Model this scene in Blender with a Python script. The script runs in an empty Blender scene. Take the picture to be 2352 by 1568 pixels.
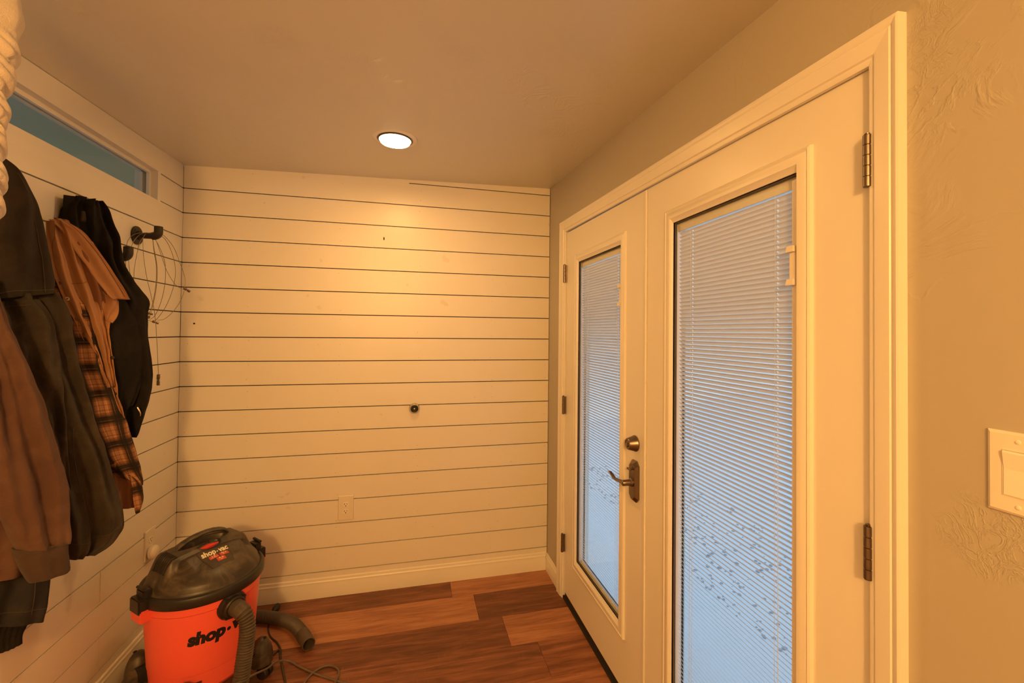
import bpy, bmesh, math, random
from mathutils import Vector, Matrix, noise
random.seed(7)
PI = math.pi; RAD = PI/180
sc = bpy.context.scene
COL = sc.collection

# ------------------------------------------------------------------ camera, world, exposure
cam_d = bpy.data.cameras.new('camera'); cam = bpy.data.objects.new('camera', cam_d); COL.objects.link(cam)
cam_d.sensor_fit = 'HORIZONTAL'; cam_d.sensor_width = 36.0
cam_d.lens = 1000.12/2352*36.0
cam_d.shift_x = (1176-1188.34)/2352; cam_d.shift_y = (747.62-784)/2352
cam_d.clip_start = 0.02
Rv = Vector((0.9711, -0.2385, 0.0101)); Fv = Vector((0.2384, 0.9711, 0.0149))
Fv.normalize(); Rv = (Rv - Fv*Rv.dot(Fv)).normalized(); Uv = Rv.cross(Fv)
M = Matrix(((Rv.x, Uv.x, -Fv.x, 1.1887), (Rv.y, Uv.y, -Fv.y, -2.6767), (Rv.z, Uv.z, -Fv.z, 1.5076), (0, 0, 0, 1)))
cam.matrix_world = M
sc.camera = cam

world = bpy.data.worlds.new('overcast_sky'); sc.world = world; world.use_nodes = True
bg = world.node_tree.nodes['Background']
bg.inputs['Color'].default_value = (0.60, 0.79, 1.0, 1); bg.inputs['Strength'].default_value = 1.15
sc.view_settings.view_transform = 'Standard'; sc.view_settings.look = 'None'
sc.view_settings.gamma = 1.0; sc.view_settings.use_curve_mapping = False
sc.view_settings.exposure = 0.0
try:
    sc.cycles.max_bounces = 7; sc.cycles.diffuse_bounces = 4; sc.cycles.glossy_bounces = 2; sc.cycles.caustics_reflective = False; sc.cycles.caustics_refractive = False
except Exception:
    pass
CAN_W = 7.0                      # watts of the recessed lamps
FILL_GLOBE_W = 143.0                   # added fill globe, unseen behind the viewer
CAN_COL = (1.0, 0.52, 0.16)      # tungsten

# ------------------------------------------------------------------ room size (metres)
W = 2.0567; YB = -4.3             # back wall y = 0, left wall x = 0, right wall x = W
def ceilz(x, y):
    yy = min(max(-y, 0), 2.9)
    zl = 2.3832-0.0296*yy; zr = 2.4389-0.0614*yy
    return zl+(zr-zl)*x/W
LINE0 = 2.3923; PITCH = 0.1325; GAP = 0.0050
CAN = (1.1095, -0.627)

# ------------------------------------------------------------------ node materials
def rgb(c): return (c[0], c[1], c[2], 1)
class Mat:
    def __init__(s, name):
        s.m = bpy.data.materials.new(name); s.m.use_nodes = True
        s.t = s.m.node_tree; s.b = s.t.nodes['Principled BSDF']; s.out = s.t.nodes['Material Output']
    def n(s, ty, **kw):
        nd = s.t.nodes.new(ty)
        for k, v in kw.items():
            if k.startswith('_'): setattr(nd, k[1:], v)
            else:
                nd.inputs[k.replace('__', ' ')].default_value = v
        return nd
    def l(s, a, b): s.t.links.new(a, b)
    def math(s, op, a, b=None, clamp=False):
        nd = s.t.nodes.new('ShaderNodeMath'); nd.operation = op; nd.use_clamp = clamp
        for i, v in enumerate((a, b)):
            if v is None: continue
            if hasattr(v, 'links'): s.l(v, nd.inputs[i])
            else: nd.inputs[i].default_value = v
        return nd.outputs[0]
    def mix(s, f, a, b, blend='MIX'):
        nd = s.t.nodes.new('ShaderNodeMix'); nd.data_type = 'RGBA'; nd.blend_type = blend
        for i, v in ((0, f), (6, a), (7, b)):
            if hasattr(v, 'links'): s.l(v, nd.inputs[i])
            elif i == 0: nd.inputs[0].default_value = v
            else: nd.inputs[i].default_value = rgb(v)
        return nd.outputs[2]
    def ramp(s, f, stops, interp='LINEAR'):
        nd = s.t.nodes.new('ShaderNodeValToRGB'); nd.color_ramp.interpolation = interp
        e = nd.color_ramp.elements
        e[0].position, e[0].color = stops[0][0], rgb(stops[0][1]); e[1].position, e[1].color = stops[-1][0], rgb(stops[-1][1])
        for p, c in stops[1:-1]:
            k = e.new(p); k.color = rgb(c)
        s.l(f, nd.inputs[0]); return nd.outputs[0]
    def noise(s, vec, scale, detail=3, rough=0.55, dist=0.0):
        nd = s.n('ShaderNodeTexNoise'); nd.inputs['Scale'].default_value = scale; nd.inputs['Detail'].default_value = detail
        nd.inputs['Roughness'].default_value = rough; nd.inputs['Distortion'].default_value = dist
        s.l(vec, nd.inputs['Vector']); return nd.outputs[0]
    def coord(s, kind='Object', scale=(1, 1, 1)):
        tc = s.t.nodes.new('ShaderNodeTexCoord'); mp = s.t.nodes.new('ShaderNodeMapping')
        mp.inputs['Scale'].default_value = scale; s.l(tc.outputs[kind], mp.inputs[0]); return mp.outputs[0]
    def bump(s, h, strength=0.3, dist=0.002):
        nd = s.n('ShaderNodeBump'); nd.inputs['Strength'].default_value = strength; nd.inputs['Distance'].default_value = dist
        s.l(h, nd.inputs['Height']); s.l(nd.outputs[0], s.b.inputs['Normal'])
    def base(s, col, rough=0.5, metal=0.0, spec=0.5):
        if hasattr(col, 'links'): s.l(col, s.b.inputs['Base Color'])
        else: s.b.inputs['Base Color'].default_value = rgb(col)
        if hasattr(rough, 'links'): s.l(rough, s.b.inputs['Roughness'])
        else: s.b.inputs['Roughness'].default_value = rough
        s.b.inputs['Metallic'].default_value = metal; s.b.inputs['Specular IOR Level'].default_value = spec
        return s
def simple(name, col, rough=0.5, metal=0.0, var=0.08, scale=30, bump=0.0, bscale=200, spec=0.5):
    m = Mat(name); v = m.coord()
    f = m.noise(v, scale, 4)
    c = m.mix(f, [x*(1-var) for x in col], [min(1, x*(1+var)) for x in col])
    m.base(c, rough, metal, spec)
    if bump: m.bump(m.noise(v, bscale, 3), bump, 0.001)
    return m.m
MT = {}
def white_boards():
    m = Mat('white_painted_boards'); v = m.coord('Object', (1, 1, 1))
    oi = m.n('ShaderNodeObjectInfo')
    add = m.n('ShaderNodeVectorMath', _operation='ADD'); m.l(v, add.inputs[0]); m.l(oi.outputs['Random'], add.inputs[1])
    st = m.n('ShaderNodeMapping'); st.inputs['Scale'].default_value = (3, 3, 45); m.l(add.outputs[0], st.inputs[0])
    grain = m.noise(st.outputs[0], 2.2, 5, 0.6, 0.6)
    spots = m.noise(add.outputs[0], 17, 2, 0.5)
    sp = m.math('GREATER_THAN', spots, 0.745)
    fine = m.noise(add.outputs[0], 3.0, 3)
    c = m.mix(fine, (0.78, 0.75, 0.685), (0.84, 0.81, 0.75))
    c = m.mix(m.math('MULTIPLY', sp, 0.22), c, (0.52, 0.44, 0.33))
    m.base(c, 0.36)
    m.bump(grain, 0.12, 0.0016)
    return m.m
MT['boards'] = white_boards()
MT['trim'] = simple('white_trim_paint', (0.82, 0.79, 0.72), 0.33, var=0.03, scale=8, bump=0.04, bscale=60)
MT['door_paint'] = simple('white_door_paint', (0.82, 0.79, 0.72), 0.34, var=0.02, scale=5, bump=0.03, bscale=320)
MT['backing'] = simple('dark_gap_wood', (0.045, 0.022, 0.010), 0.9, var=0.2)
def drywall(name, col, rough, strength):
    m = Mat(name); v = m.coord()
    n1 = m.noise(v, 5.5, 5, 0.55, 1.6)
    r1 = m.math('SUBTRACT', 1.0, m.math('MULTIPLY', m.math('ABSOLUTE', m.math('SUBTRACT', n1, 0.5)), 26), clamp=True)
    patch = m.math('MULTIPLY', m.math('SUBTRACT', m.noise(v, 2.3, 3, 0.6), 0.555), 9, clamp=True)
    n2 = m.noise(v, 26, 4, 0.6, 2.2)
    r2 = m.math('SUBTRACT', 1.0, m.math('MULTIPLY', m.math('ABSOLUTE', m.math('SUBTRACT', n2, 0.5)), 15), clamp=True)
    patch2 = m.math('MULTIPLY', m.math('SUBTRACT', m.noise(v, 4.2, 2, 0.5), 0.62), 12, clamp=True)
    h = m.math('ADD', m.math('MULTIPLY', r1, patch), m.math('MULTIPLY', m.math('MULTIPLY', r2, patch2), 0.6))
    h = m.math('ADD', h, m.math('MULTIPLY', m.noise(v, 90, 2), 0.09))
    c = m.mix(m.noise(v, 1.6, 3), [x*0.96 for x in col], [x*1.04 for x in col])
    m.base(c, rough); m.bump(h, strength, 0.0022)
    return m.m
MT['drywall'] = drywall('beige_wall_paint', (0.455, 0.42, 0.35), 0.40, 0.5)
MT['ceiling'] = drywall('beige_ceiling_paint', (0.70, 0.68, 0.61), 0.32, 0.5)
def floor_mat():
    m = Mat('wood_look_plank'); v = m.coord('Object')
    oi = m.n('ShaderNodeObjectInfo')
    sh = m.n('ShaderNodeVectorMath', _operation='SCALE'); m.l(oi.outputs['Color'], sh.inputs[0]); sh.inputs['Scale'].default_value = 13.0
    add = m.n('ShaderNodeVectorMath', _operation='ADD'); m.l(v, add.inputs[0]); m.l(sh.outputs[0], add.inputs[1])
    st = m.n('ShaderNodeMapping'); st.inputs['Scale'].default_value = (1.0, 9.0, 1); m.l(add.outputs[0], st.inputs[0])
    g1 = m.noise(st.outputs[0], 3.0, 6, 0.62, 0.8)
    st2 = m.n('ShaderNodeMapping'); st2.inputs['Scale'].default_value = (1.6, 22.0, 1); m.l(add.outputs[0], st2.inputs[0])
    g2 = m.noise(st2.outputs[0], 5.0, 6, 0.65, 0.4)
    st3 = m.n('ShaderNodeMapping'); st3.inputs['Scale'].default_value = (60.0, 6.0, 1); m.l(add.outputs[0], st3.inputs[0])
    saw = m.noise(st3.outputs[0], 3.0, 3, 0.6)
    sawm = m.math('MULTIPLY', m.math('GREATER_THAN', m.noise(add.outputs[0], 4.5, 2), 0.58), m.math('MULTIPLY', m.math('SUBTRACT', saw, 0.56), 5, clamp=True))
    sep = m.n('ShaderNodeSeparateColor'); m.l(oi.outputs['Color'], sep.inputs[0])
    tone = sep.outputs[0]
    f = m.math('ADD', m.math('MULTIPLY', g1, 0.75), m.math('MULTIPLY', g2, 0.42))
    f = m.math('ADD', f, m.math('MULTIPLY', m.math('SUBTRACT', tone, 0.5), 0.60))
    c = m.ramp(f, [(0.25, (0.070, 0.025, 0.016)), (0.45, (0.165, 0.060, 0.034)), (0.60, (0.27, 0.105, 0.058)), (0.78, (0.42, 0.185, 0.10)), (0.95, (0.52, 0.26, 0.145))])
    c = m.mix(m.math('MULTIPLY', sawm, 0.25), c, (0.40, 0.24, 0.15))
    m.base(c, m.math('ADD', m.math('MULTIPLY', g2, 0.2), 0.36), 0, 0.4)
    m.bump(g2, 0.18, 0.0012)
    return m.m
MT['floor'] = floor_mat()
MT['floor_base'] = simple('dark_subfloor', (0.02, 0.012, 0.008), 0.9)
MT['bronze'] = simple('brushed_nickel_bronze', (0.235, 0.185, 0.15), 0.33, 1.0, var=0.1, scale=60)
MT['nickel'] = simple('satin_nickel', (0.62, 0.58, 0.52), 0.28, 1.0, var=0.05)
MT['rubber'] = simple('black_rubber', (0.025, 0.023, 0.022), 0.6, var=0.2, scale=40)
MT['plate'] = simple('cream_plastic_plate', (0.80, 0.75, 0.66), 0.3, var=0.02)
MT['socket'] = simple('cream_socket', (0.86, 0.82, 0.74), 0.35, var=0.02)
MT['slot'] = simple('dark_slot', (0.015, 0.01, 0.008), 0.8)
MT['iron'] = simple('black_pipe_iron', (0.050, 0.043, 0.038), 0.5, 0.6, var=0.35, scale=60, bump=0.35, bscale=160)
MT['wire'] = simple('steel_wire', (0.30, 0.26, 0.20), 0.4, 0.8, var=0.2, scale=200)
MT['brass'] = simple('ferrule_metal', (0.22, 0.16, 0.11), 0.4, 0.8, var=0.3, scale=200)
def glass_mat(name, tint, refl=1.0):
    m = Mat(name); t = m.t
    tr = t.nodes.new('ShaderNodeBsdfTransparent'); tr.inputs[0].default_value = rgb(tint)
    gl = t.nodes.new('ShaderNodeBsdfGlossy'); gl.inputs['Roughness'].default_value = 0.02
    fr = t.nodes.new('ShaderNodeLayerWeight')
    mx = t.nodes.new('ShaderNodeMixShader'); f = m.math('ADD', m.math('MULTIPLY', m.math('POWER', fr.outputs['Facing'], 5.0), 0.5*refl), 0.025*refl)
    m.l(f, mx.inputs[0]); m.l(tr.outputs[0], mx.inputs[1]); m.l(gl.outputs[0], mx.inputs[2]); m.l(mx.outputs[0], m.out.inputs[0])
    return m.m
MT['glass'] = glass_mat('clear_window_glass', (0.96, 0.97, 0.97))
MT['slat'] = simple('white_aluminium_slat', (0.88, 0.87, 0.80), 0.4, var=0.02)
MT['cord_white'] = simple('white_ladder_cord', (0.85, 0.85, 0.82), 0.7, var=0.02)
MT['gasket'] = simple('grey_glass_gasket', (0.09, 0.075, 0.06), 0.6, var=0.1)
MT['snow'] = simple('snow_cover', (0.82, 0.86, 0.92), 0.8, var=0.06, scale=3, bump=0.5, bscale=14)
MT['rock'] = simple('dark_wet_rock', (0.44, 0.47, 0.53), 0.8, var=0.4, scale=12, bump=0.6, bscale=30)
MT['teal_room'] = simple('pale_blue_room_paint', (0.72, 0.68, 0.50), 0.6, var=0.04, scale=4, bump=0.1, bscale=14)
def fabric(name, col, rough=0.85, wear=(0, 0, 0), wamt=0.3, weave=900, sheen=0.15, scale=9, spec=0.2):
    m = Mat(name); v = m.coord()
    n = m.noise(v, scale, 5, 0.6, 0.5)
    f = m.math('MULTIPLY', m.math('SUBTRACT', n, 0.45), 4.0, clamp=True)
    c = m.mix(m.math('MULTIPLY', f, wamt), col, wear)
    fine = m.noise(v, weave, 2)
    c = m.mix(m.math('MULTIPLY', fine, 0.35), c, [x*0.45 for x in col])
    m.base(c, rough, 0, spec); m.b.inputs['Sheen Weight'].default_value = sheen
    h = m.math('ADD', m.math('MULTIPLY', fine, 0.25), m.noise(v, 22, 4, 0.6, 0.6))
    m.bump(h, 0.6, 0.006)
    return m.m
MT['black_cloth'] = fabric('black_cotton_cloth', (0.016, 0.0145, 0.014), 0.9, (0.040, 0.034, 0.031), 0.5, sheen=0.0, spec=0.12)
MT['tan_cloth'] = fabric('tan_duck_canvas', (0.46, 0.235, 0.115), 0.85, (0.62, 0.34, 0.18), 0.35, spec=0.15)
MT['tan_dark'] = fabric('tan_canvas_inside', (0.24, 0.105, 0.05), 0.9, (0.32, 0.16, 0.08), 0.3, spec=0.1)
MT['dark_duck'] = fabric('charcoal_duck_canvas', (0.048, 0.039, 0.032), 0.85, (0.115, 0.087, 0.063), 0.6, sheen=0.05, spec=0.15)
MT['dark_hood'] = fabric('black_brown_duck_canvas', (0.032, 0.026, 0.022), 0.85, (0.07, 0.054, 0.04), 0.5, sheen=0.05, spec=0.15)
MT['brown_duck'] = fabric('brown_duck_canvas', (0.135, 0.072, 0.056), 0.85, (0.22, 0.128, 0.095), 0.55, sheen=0.1, spec=0.15)
MT['brown_cuff'] = fabric('brown_cuff_canvas', (0.078, 0.050, 0.042), 0.85, (0.14, 0.09, 0.07), 0.45, sheen=0.1, spec=0.15)
MT['navy_cloth'] = fabric('dark_navy_canvas', (0.034, 0.033, 0.036), 0.85, (0.08, 0.07, 0.062), 0.5, sheen=0.0, spec=0.12)
MT['seam'] = simple('seam_thread', (0.062, 0.048, 0.036), 0.8, var=0.1)
MT['tan_seam'] = simple('tan_seam_thread', (0.23, 0.10, 0.045), 0.8, var=0.1)
MT['cream_knit'] = fabric('cream_wool_knit', (0.80, 0.72, 0.60), 0.9, (0.66, 0.55, 0.42), 0.5, 500, 0.2)
def plaid():
    m = Mat('orange_black_plaid_flannel')
    uv = m.t.nodes.new('ShaderNodeUVMap'); sp = m.t.nodes.new('ShaderNodeSeparateXYZ'); m.l(uv.outputs[0], sp.inputs[0])
    def stripes(o, per, stops):
        fr = m.math('FRACT', m.math('ADD', m.math('DIVIDE', o, per), 10.0))
        return m.ramp(fr, stops, 'CONSTANT')
    K = (1, 1, 1); D = (0.12, 0.12, 0.12); G = (0.42, 0.42, 0.42); L = (0.62, 0.62, 0.62)
    st = [(0, K), (0.10, L), (0.125, K), (0.28, L), (0.36, G), (0.42, D), (0.50, G), (0.53, D), (0.68, G), (0.74, L), (0.82, K), (0.90, L), (0.93, K)]
    a = stripes(sp.outputs[0], 0.082, st); b = stripes(sp.outputs[1], 0.094, st)
    k = m.mix(1.0, a, b, 'MULTIPLY')
    bw = m.t.nodes.new('ShaderNodeRGBToBW'); m.l(k, bw.inputs[0])
    c = m.ramp(bw.outputs[0], [(0.0, (0.020, 0.018, 0.018)), (0.16, (0.050, 0.038, 0.032)), (0.42, (0.20, 0.088, 0.046)), (0.7, (0.36, 0.165, 0.08)), (1.0, (0.52, 0.27, 0.14))])
    v = m.coord(); fine = m.noise(v, 600, 2)
    c = m.mix(m.math('MULTIPLY', fine, 0.3), c, (0.05, 0.03, 0.02))
    m.base(c, 0.95, 0, 0.1); m.bump(m.math('ADD', fine, m.noise(v, 25, 3)), 0.3, 0.003)
    return m.m
MT['plaid'] = plaid()
MT['orange'] = simple('orange_tank_plastic', (1.0, 0.14, 0.10), 0.36, var=0.05, scale=7, bump=0.03, bscale=120)
def dusty_black():
    m = Mat('dusty_black_plastic'); v = m.coord()
    n = m.noise(v, 11, 6, 0.65, 0.8); f = m.math('MULTIPLY', m.math('SUBTRACT', n, 0.47), 3.6, clamp=True)
    c = m.mix(m.math('MULTIPLY', f, 0.70), (0.046, 0.037, 0.031), (0.22, 0.16, 0.105))
    m.base(c, m.math('ADD', m.math('MULTIPLY', f, 0.25), 0.38)); m.bump(m.noise(v, 260, 2), 0.12, 0.001)
    return m.m
MT['lid'] = dusty_black()
MT['black_plastic'] = simple('black_plastic', (0.022, 0.019, 0.017), 0.38, var=0.3, scale=30)
MT['hose'] = simple('dusty_grey_hose', (0.085, 0.066, 0.050), 0.5, var=0.35, scale=16)
MT['red'] = simple('red_switch', (0.72, 0.045, 0.035), 0.35, var=0.03)
MT['sticker_red'] = simple('red_sticker', (0.60, 0.07, 0.05), 0.5, var=0.04)
MT['sticker_dark'] = simple('dark_label_film', (0.052, 0.040, 0.032), 0.34, var=0.3, scale=26)
MT['print_white'] = simple('cream_print', (0.85, 0.80, 0.62), 0.6, var=0.03)
MT['print_black'] = simple('black_print', (0.012, 0.010, 0.010), 0.5, var=0.05)
MT['cable'] = simple('grey_cable', (0.145, 0.115, 0.09), 0.55, var=0.2, scale=60)
MT['dark_cable'] = simple('dark_power_cord', (0.055, 0.042, 0.033), 0.55, var=0.2, scale=60)
def emis(name, col, s):
    m = Mat(name); m.base((0.9, 0.85, 0.75), 0.4)
    m.b.inputs['Emission Color'].default_value = rgb(col); m.b.inputs['Emission Strength'].default_value = s
    return m.m
MT['lens'] = emis('lit_lamp_lens', (1.0, 0.78, 0.42), 9.0)
MT['can_trim'] = simple('white_can_trim', (0.85, 0.82, 0.76), 0.4, var=0.02)

# ------------------------------------------------------------------ geometry helpers
WL = {}
def tag(o, label=None, cat=None, group=None, kind=None):
    if label: o['label'] = label
    if cat: o['category'] = cat
    if group: o['group'] = group
    if kind: o['kind'] = kind
    return o
def empty(name, loc, label=None, cat=None, group=None, kind=None, parent=None):
    o = bpy.data.objects.new(name, None); COL.objects.link(o); o.empty_display_size = 0.05
    base = WL[parent.name] if parent else Vector((0, 0, 0))
    o.parent = parent; o.location = Vector(loc)-base; WL[o.name] = Vector(loc)
    return tag(o, label, cat, group, kind)
class MB:
    def __init__(s): s.v = []; s.f = []; s.uv = None
    def add(s, vs, fs):
        k = len(s.v); s.v += [tuple(p) for p in vs]; s.f += [tuple(i+k for i in f) for f in fs]; return s
    def box(s, x0, x1, y0, y1, z0, z1, bev=0.0):
        x0, x1 = sorted((x0, x1)); y0, y1 = sorted((y0, y1)); z0, z1 = sorted((z0, z1))
        if bev <= 0:
            vs = [(x, y, z) for x in (x0, x1) for y in (y0, y1) for z in (z0, z1)]
            return s.add(vs, [(0, 1, 3, 2), (4, 6, 7, 5), (0, 4, 5, 1), (2, 3, 7, 6), (0, 2, 6, 4), (1, 5, 7, 3)])
        bm = bmesh.new(); bmesh.ops.create_cube(bm, size=1)
        bmesh.ops.scale(bm, vec=(x1-x0, y1-y0, z1-z0), verts=bm.verts); bmesh.ops.translate(bm, vec=((x0+x1)/2, (y0+y1)/2, (z0+z1)/2), verts=bm.verts)
        bmesh.ops.bevel(bm, geom=bm.edges[:], offset=bev, segments=1, affect='EDGES')
        return s.bm(bm)
    def bm(s, bm, mat=None):
        if mat: bmesh.ops.transform(bm, matrix=mat, verts=bm.verts)
        bm.verts.index_update()
        s.add([v.co[:] for v in bm.verts], [[v.index for v in f.verts] for f in bm.faces]); bm.free(); return s
    def prism(s, poly, axis, a, b):
        # poly: 2-D points; extruded along axis between a and b
        n = len(poly)
        def P(p, c):
            return {0: (c, p[0], p[1]), 1: (p[0], c, p[1]), 2: (p[0], p[1], c)}[axis]
        vs = [P(p, a) for p in poly]+[P(p, b) for p in poly]
        fs = [tuple(range(n))[::-1], tuple(range(n, 2*n))]+[(i, (i+1) % n, n+(i+1) % n, n+i) for i in range(n)]
        return s.add(vs, fs)
    def lathe(s, prof, origin=(0, 0, 0), axis=(0, 0, 1), seg=32, a0=0, a1=2*PI):
        # prof: (radius, height) pairs
        ax = Vector(axis).normalized(); t = Vector((1, 0, 0)) if abs(ax.x) < 0.9 else Vector((0, 1, 0))
        e1 = ax.cross(t).normalized(); e2 = ax.cross(e1); O = Vector(origin)
        full = abs(a1-a0-2*PI) < 1e-6; ns = seg if full else seg+1
        vs = []
        for r, h in prof:
            for k in range(ns):
                a = a0+(a1-a0)*k/seg
                vs.append(O+ax*h+(e1*math.cos(a)+e2*math.sin(a))*r)
        fs = []
        for i in range(len(prof)-1):
            for k in range(seg):
                k2 = (k+1) % ns
                fs.append((i*ns+k, i*ns+k2, (i+1)*ns+k2, (i+1)*ns+k))
        return s.add(vs, fs)
    def tube(s, pts, r, seg=10, cap=True, closed=False):
        pts = [Vector(p) for p in pts]; n = len(pts); rs = r if isinstance(r, (list, tuple)) else [r]*n
        prev = None; vs = []
        for i, p in enumerate(pts):
            d = (pts[min(i+1, n-1)]-pts[max(i-1, 0)])
            d = d.normalized() if d.length > 1e-9 else Vector((0, 0, 1))
            if prev is None:
                t = Vector((0, 0, 1)) if abs(d.z) < 0.9 else Vector((1, 0, 0)); e1 = d.cross(t).normalized()
            else:
                e1 = (prev-d*prev.dot(d)).normalized()
            prev = e1; e2 = d.cross(e1)
            for k in range(seg):
                a = 2*PI*k/seg; vs.append(p+(e1*math.cos(a)+e2*math.sin(a))*rs[i])
        fs = [(i*seg+k, i*seg+(k+1) % seg, (i+1)*seg+(k+1) % seg, (i+1)*seg+k) for i in range(n-1) for k in range(seg)]
        if cap: fs += [tuple(range(seg))[::-1], tuple(range((n-1)*seg, n*seg))]
        return s.add(vs, fs)
    def grid(s, P, nu, nv):
        vs = [P(i/(nu-1), j/(nv-1)) for j in range(nv) for i in range(nu)]
        return s.add(vs, [(j*nu+i, j*nu+i+1, (j+1)*nu+i+1, (j+1)*nu+i) for j in range(nv-1) for i in range(nu-1)])
    def build(s, name, mat, parent=None, smooth=0, label=None, cat=None, group=None, kind=None, origin=None, recalc=True):
        base = WL[parent.name] if parent else Vector((0, 0, 0))
        org = Vector(origin) if origin else Vector(base)
        me = bpy.data.meshes.new(name); me.from_pydata([tuple(Vector(v)-org) for v in s.v], [], s.f)
        if s.uv:
            ul = me.uv_layers.new(name='UVMap')
            for lp in me.loops: ul.data[lp.index].uv = s.uv[lp.vertex_index]
        if recalc:
            bm = bmesh.new(); bm.from_mesh(me); bmesh.ops.recalc_face_normals(bm, faces=bm.faces); bm.to_mesh(me); bm.free()
        if smooth:
            me.shade_smooth(); me.set_sharp_from_angle(angle=smooth*RAD)
        me.materials.append(MT[mat] if isinstance(mat, str) else mat)
        o = bpy.data.objects.new(name, me); COL.objects.link(o); o.parent = parent; o.location = org-base; WL[o.name] = org
        return tag(o, label, cat, group, kind)
def catmull(pts, n=8):
    pts = [Vector(p) for p in pts]; out = []
    for i in range(len(pts)-1):
        p0 = pts[max(i-1, 0)]; p1 = pts[i]; p2 = pts[i+1]; p3 = pts[min(i+2, len(pts)-1)]
        for k in range(n):
            t = k/n
            out.append(0.5*((2*p1)+(p2-p0)*t+(2*p0-5*p1+4*p2-p3)*t*t+(3*p1-p0-3*p2+p3)*t**3))
    out.append(pts[-1]); return out
def ss(x): x = min(1, max(0, x)); return x*x*(3-2*x)
def rect_rings(face_x, sgn, yc, zc, rings, nm=None):
    """rings: (half_y, half_z, height) -> mitred stepped frame on a wall x = face_x, heights along sgn*x"""
    vs = []; fs = []
    for hy, hz, h in rings:
        x = face_x+sgn*h
        vs += [(x, yc-hy, zc-hz), (x, yc+hy, zc-hz), (x, yc+hy, zc+hz), (x, yc-hy, zc+hz)]
    for i in range(len(rings)-1):
        for k in range(4):
            fs.append((i*4+k, i*4+(k+1) % 4, (i+1)*4+(k+1) % 4, (i+1)*4+k))
    return vs, fs

# ================================================================== SETTING
# ---- floor: sub-floor + single planks
floor = MB().box(-0.02, W+0.16, YB, 0.02, -0.06, -0.012).build('floor', 'floor_base', label='reddish brown wood-look plank floor', cat='floor', kind='structure')
rows = [(0.0, -0.169, 1.44), (-0.169, -0.396, 1.56), (-0.396, -0.618, 1.68), (-0.618, -0.841, 1.81)]
y = -0.841
while y > YB+0.05:
    y2 = max(y-0.223, YB); rows.append((y, y2, 0.3+((len(rows)*0.517) % 1.2))); y = y2
tones = {(0, 0): 0.36, (0, 1): 0.80, (1, 0): 0.80, (1, 1): 0.28, (2, 0): 0.34, (2, 1): 0.76, (3, 0): 0.40, (3, 1): 0.48, (4, 0): 0.5, (4, 1): 0.6}
for ri, (ya, yb, xe) in enumerate(rows):
    cuts = [0.0]
    xs = xe-1.22*3
    ends = [xs+1.22*k for k in range(8)]
    cuts += [e for e in ends if 0.03 < e < W-0.03]+[W-0.0]
    for ci in range(len(cuts)-1):
        a, b = cuts[ci], cuts[ci+1]
        side = 1 if a >= xe-0.01 else 0
        g = 0.0005
        o = MB().box(a+g, b-g, yb+g, ya-g, -0.0119, 0.0, 0.0008).build('floor_plank', 'floor', floor, origin=((a+b)/2, (ya+yb)/2, 0))
        tn = tones.get((ri, side), 0.3+0.4*random.random())
        if side == 0 and b < xe-0.05: tn = 0.5
        o.color = (tn, random.random(), random.random(), 1)
MB().box(W-0.006, W+0.16, -2.03, -0.30, -0.0119, 0.014).build('door_sill', 'slot', floor)

# ---- ceiling with round openings for the recessed lamps
def ceiling_piece(mb, ya, yb, c, r):
    bm = bmesh.new()
    outer = [bm.verts.new((x, yy, 0)) for x, yy in ((-0.02, ya), (W+0.02, ya), (W+0.02, yb), (-0.02, yb))]
    ring = [bm.verts.new((c[0]+r*math.cos(2*PI*k/40), c[1]+r*math.sin(2*PI*k/40), 0)) for k in range(40)]
    for lp in (outer, ring):
        for i in range(len(lp)): bm.edges.new((lp[i], lp[(i+1) % len(lp)]))
    bmesh.ops.triangle_fill(bm, use_beauty=True, edges=bm.edges[:])
    for v in bm.verts: v.co.z = ceilz(v.co.x, v.co.y)
    mb.bm(bm)
mb = MB(); ceiling_piece(mb, 0.03, -1.4, CAN, 0.083)
for ya, yb in ((-1.4, -2.9), (-2.9, YB-0.03)):
    mb.add([(x, yy, ceilz(x, yy)) for x, yy in ((-0.02, ya), (W+0.02, ya), (W+0.02, yb), (-0.02, yb))], [(0, 1, 2, 3)])
mb.box(-0.3, W+0.4, YB-0.3, 0.3, 2.62, 2.66)
ceiling = mb.build('ceiling', 'ceiling', label='beige skim-textured ceiling', cat='ceiling', kind='structure', recalc=False)

# ---- shiplap
def board(poly, axis, a, b, parent, org):
    """a flat board with eased edges"""
    return MB().prism(poly, axis, a, b).build('shiplap_board', 'boards', parent, origin=org)
wall_back = MB().box(-0.02, W+0.02, 0.0145, 0.06, 0, 2.62).build('wall_back', 'backing', label='white painted shiplap end wall with recessed joints', cat='wall', kind='structure')
TB = 0.014
for j in range(-1, 19):
    zt = LINE0-PITCH*j-GAP/2; zb = LINE0-PITCH*(j+1)+GAP/2
    zt += 0 if j >= 0 else 0
    if j == -1:
        # sliver above the top joint, only where the ceiling is higher than the joint
        x0 = 0.34+0.83
        poly = [(x0, LINE0+GAP/2), (W-0.003, LINE0+GAP/2), (W-0.003, ceilz(W, 0)-0.001), (x0, ceilz(x0, 0)-0.001)]
        board(poly, 1, 0.0, TB, wall_back, (W/2, 0, LINE0))
        continue
    zb = max(zb, 0.0)
    if j == 0:
        x0 = 1.17
        poly = [(0.0015, zb), (W-0.003, zb), (W-0.003, zt), (x0, zt), (x0, ceilz(x0, 0)-0.001), (0.0015, ceilz(0, 0)-0.001)]
    else:
        poly = [(0.0015, zb), (W-0.003, zb), (W-0.003, zt), (0.0015, zt)]
    dz = random.uniform(-0.0012, 0.0006)
    board([(p[0], p[1]) for p in poly], 1, dz, TB, wall_back, (W/2, 0, (zt+zb)/2))
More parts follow.
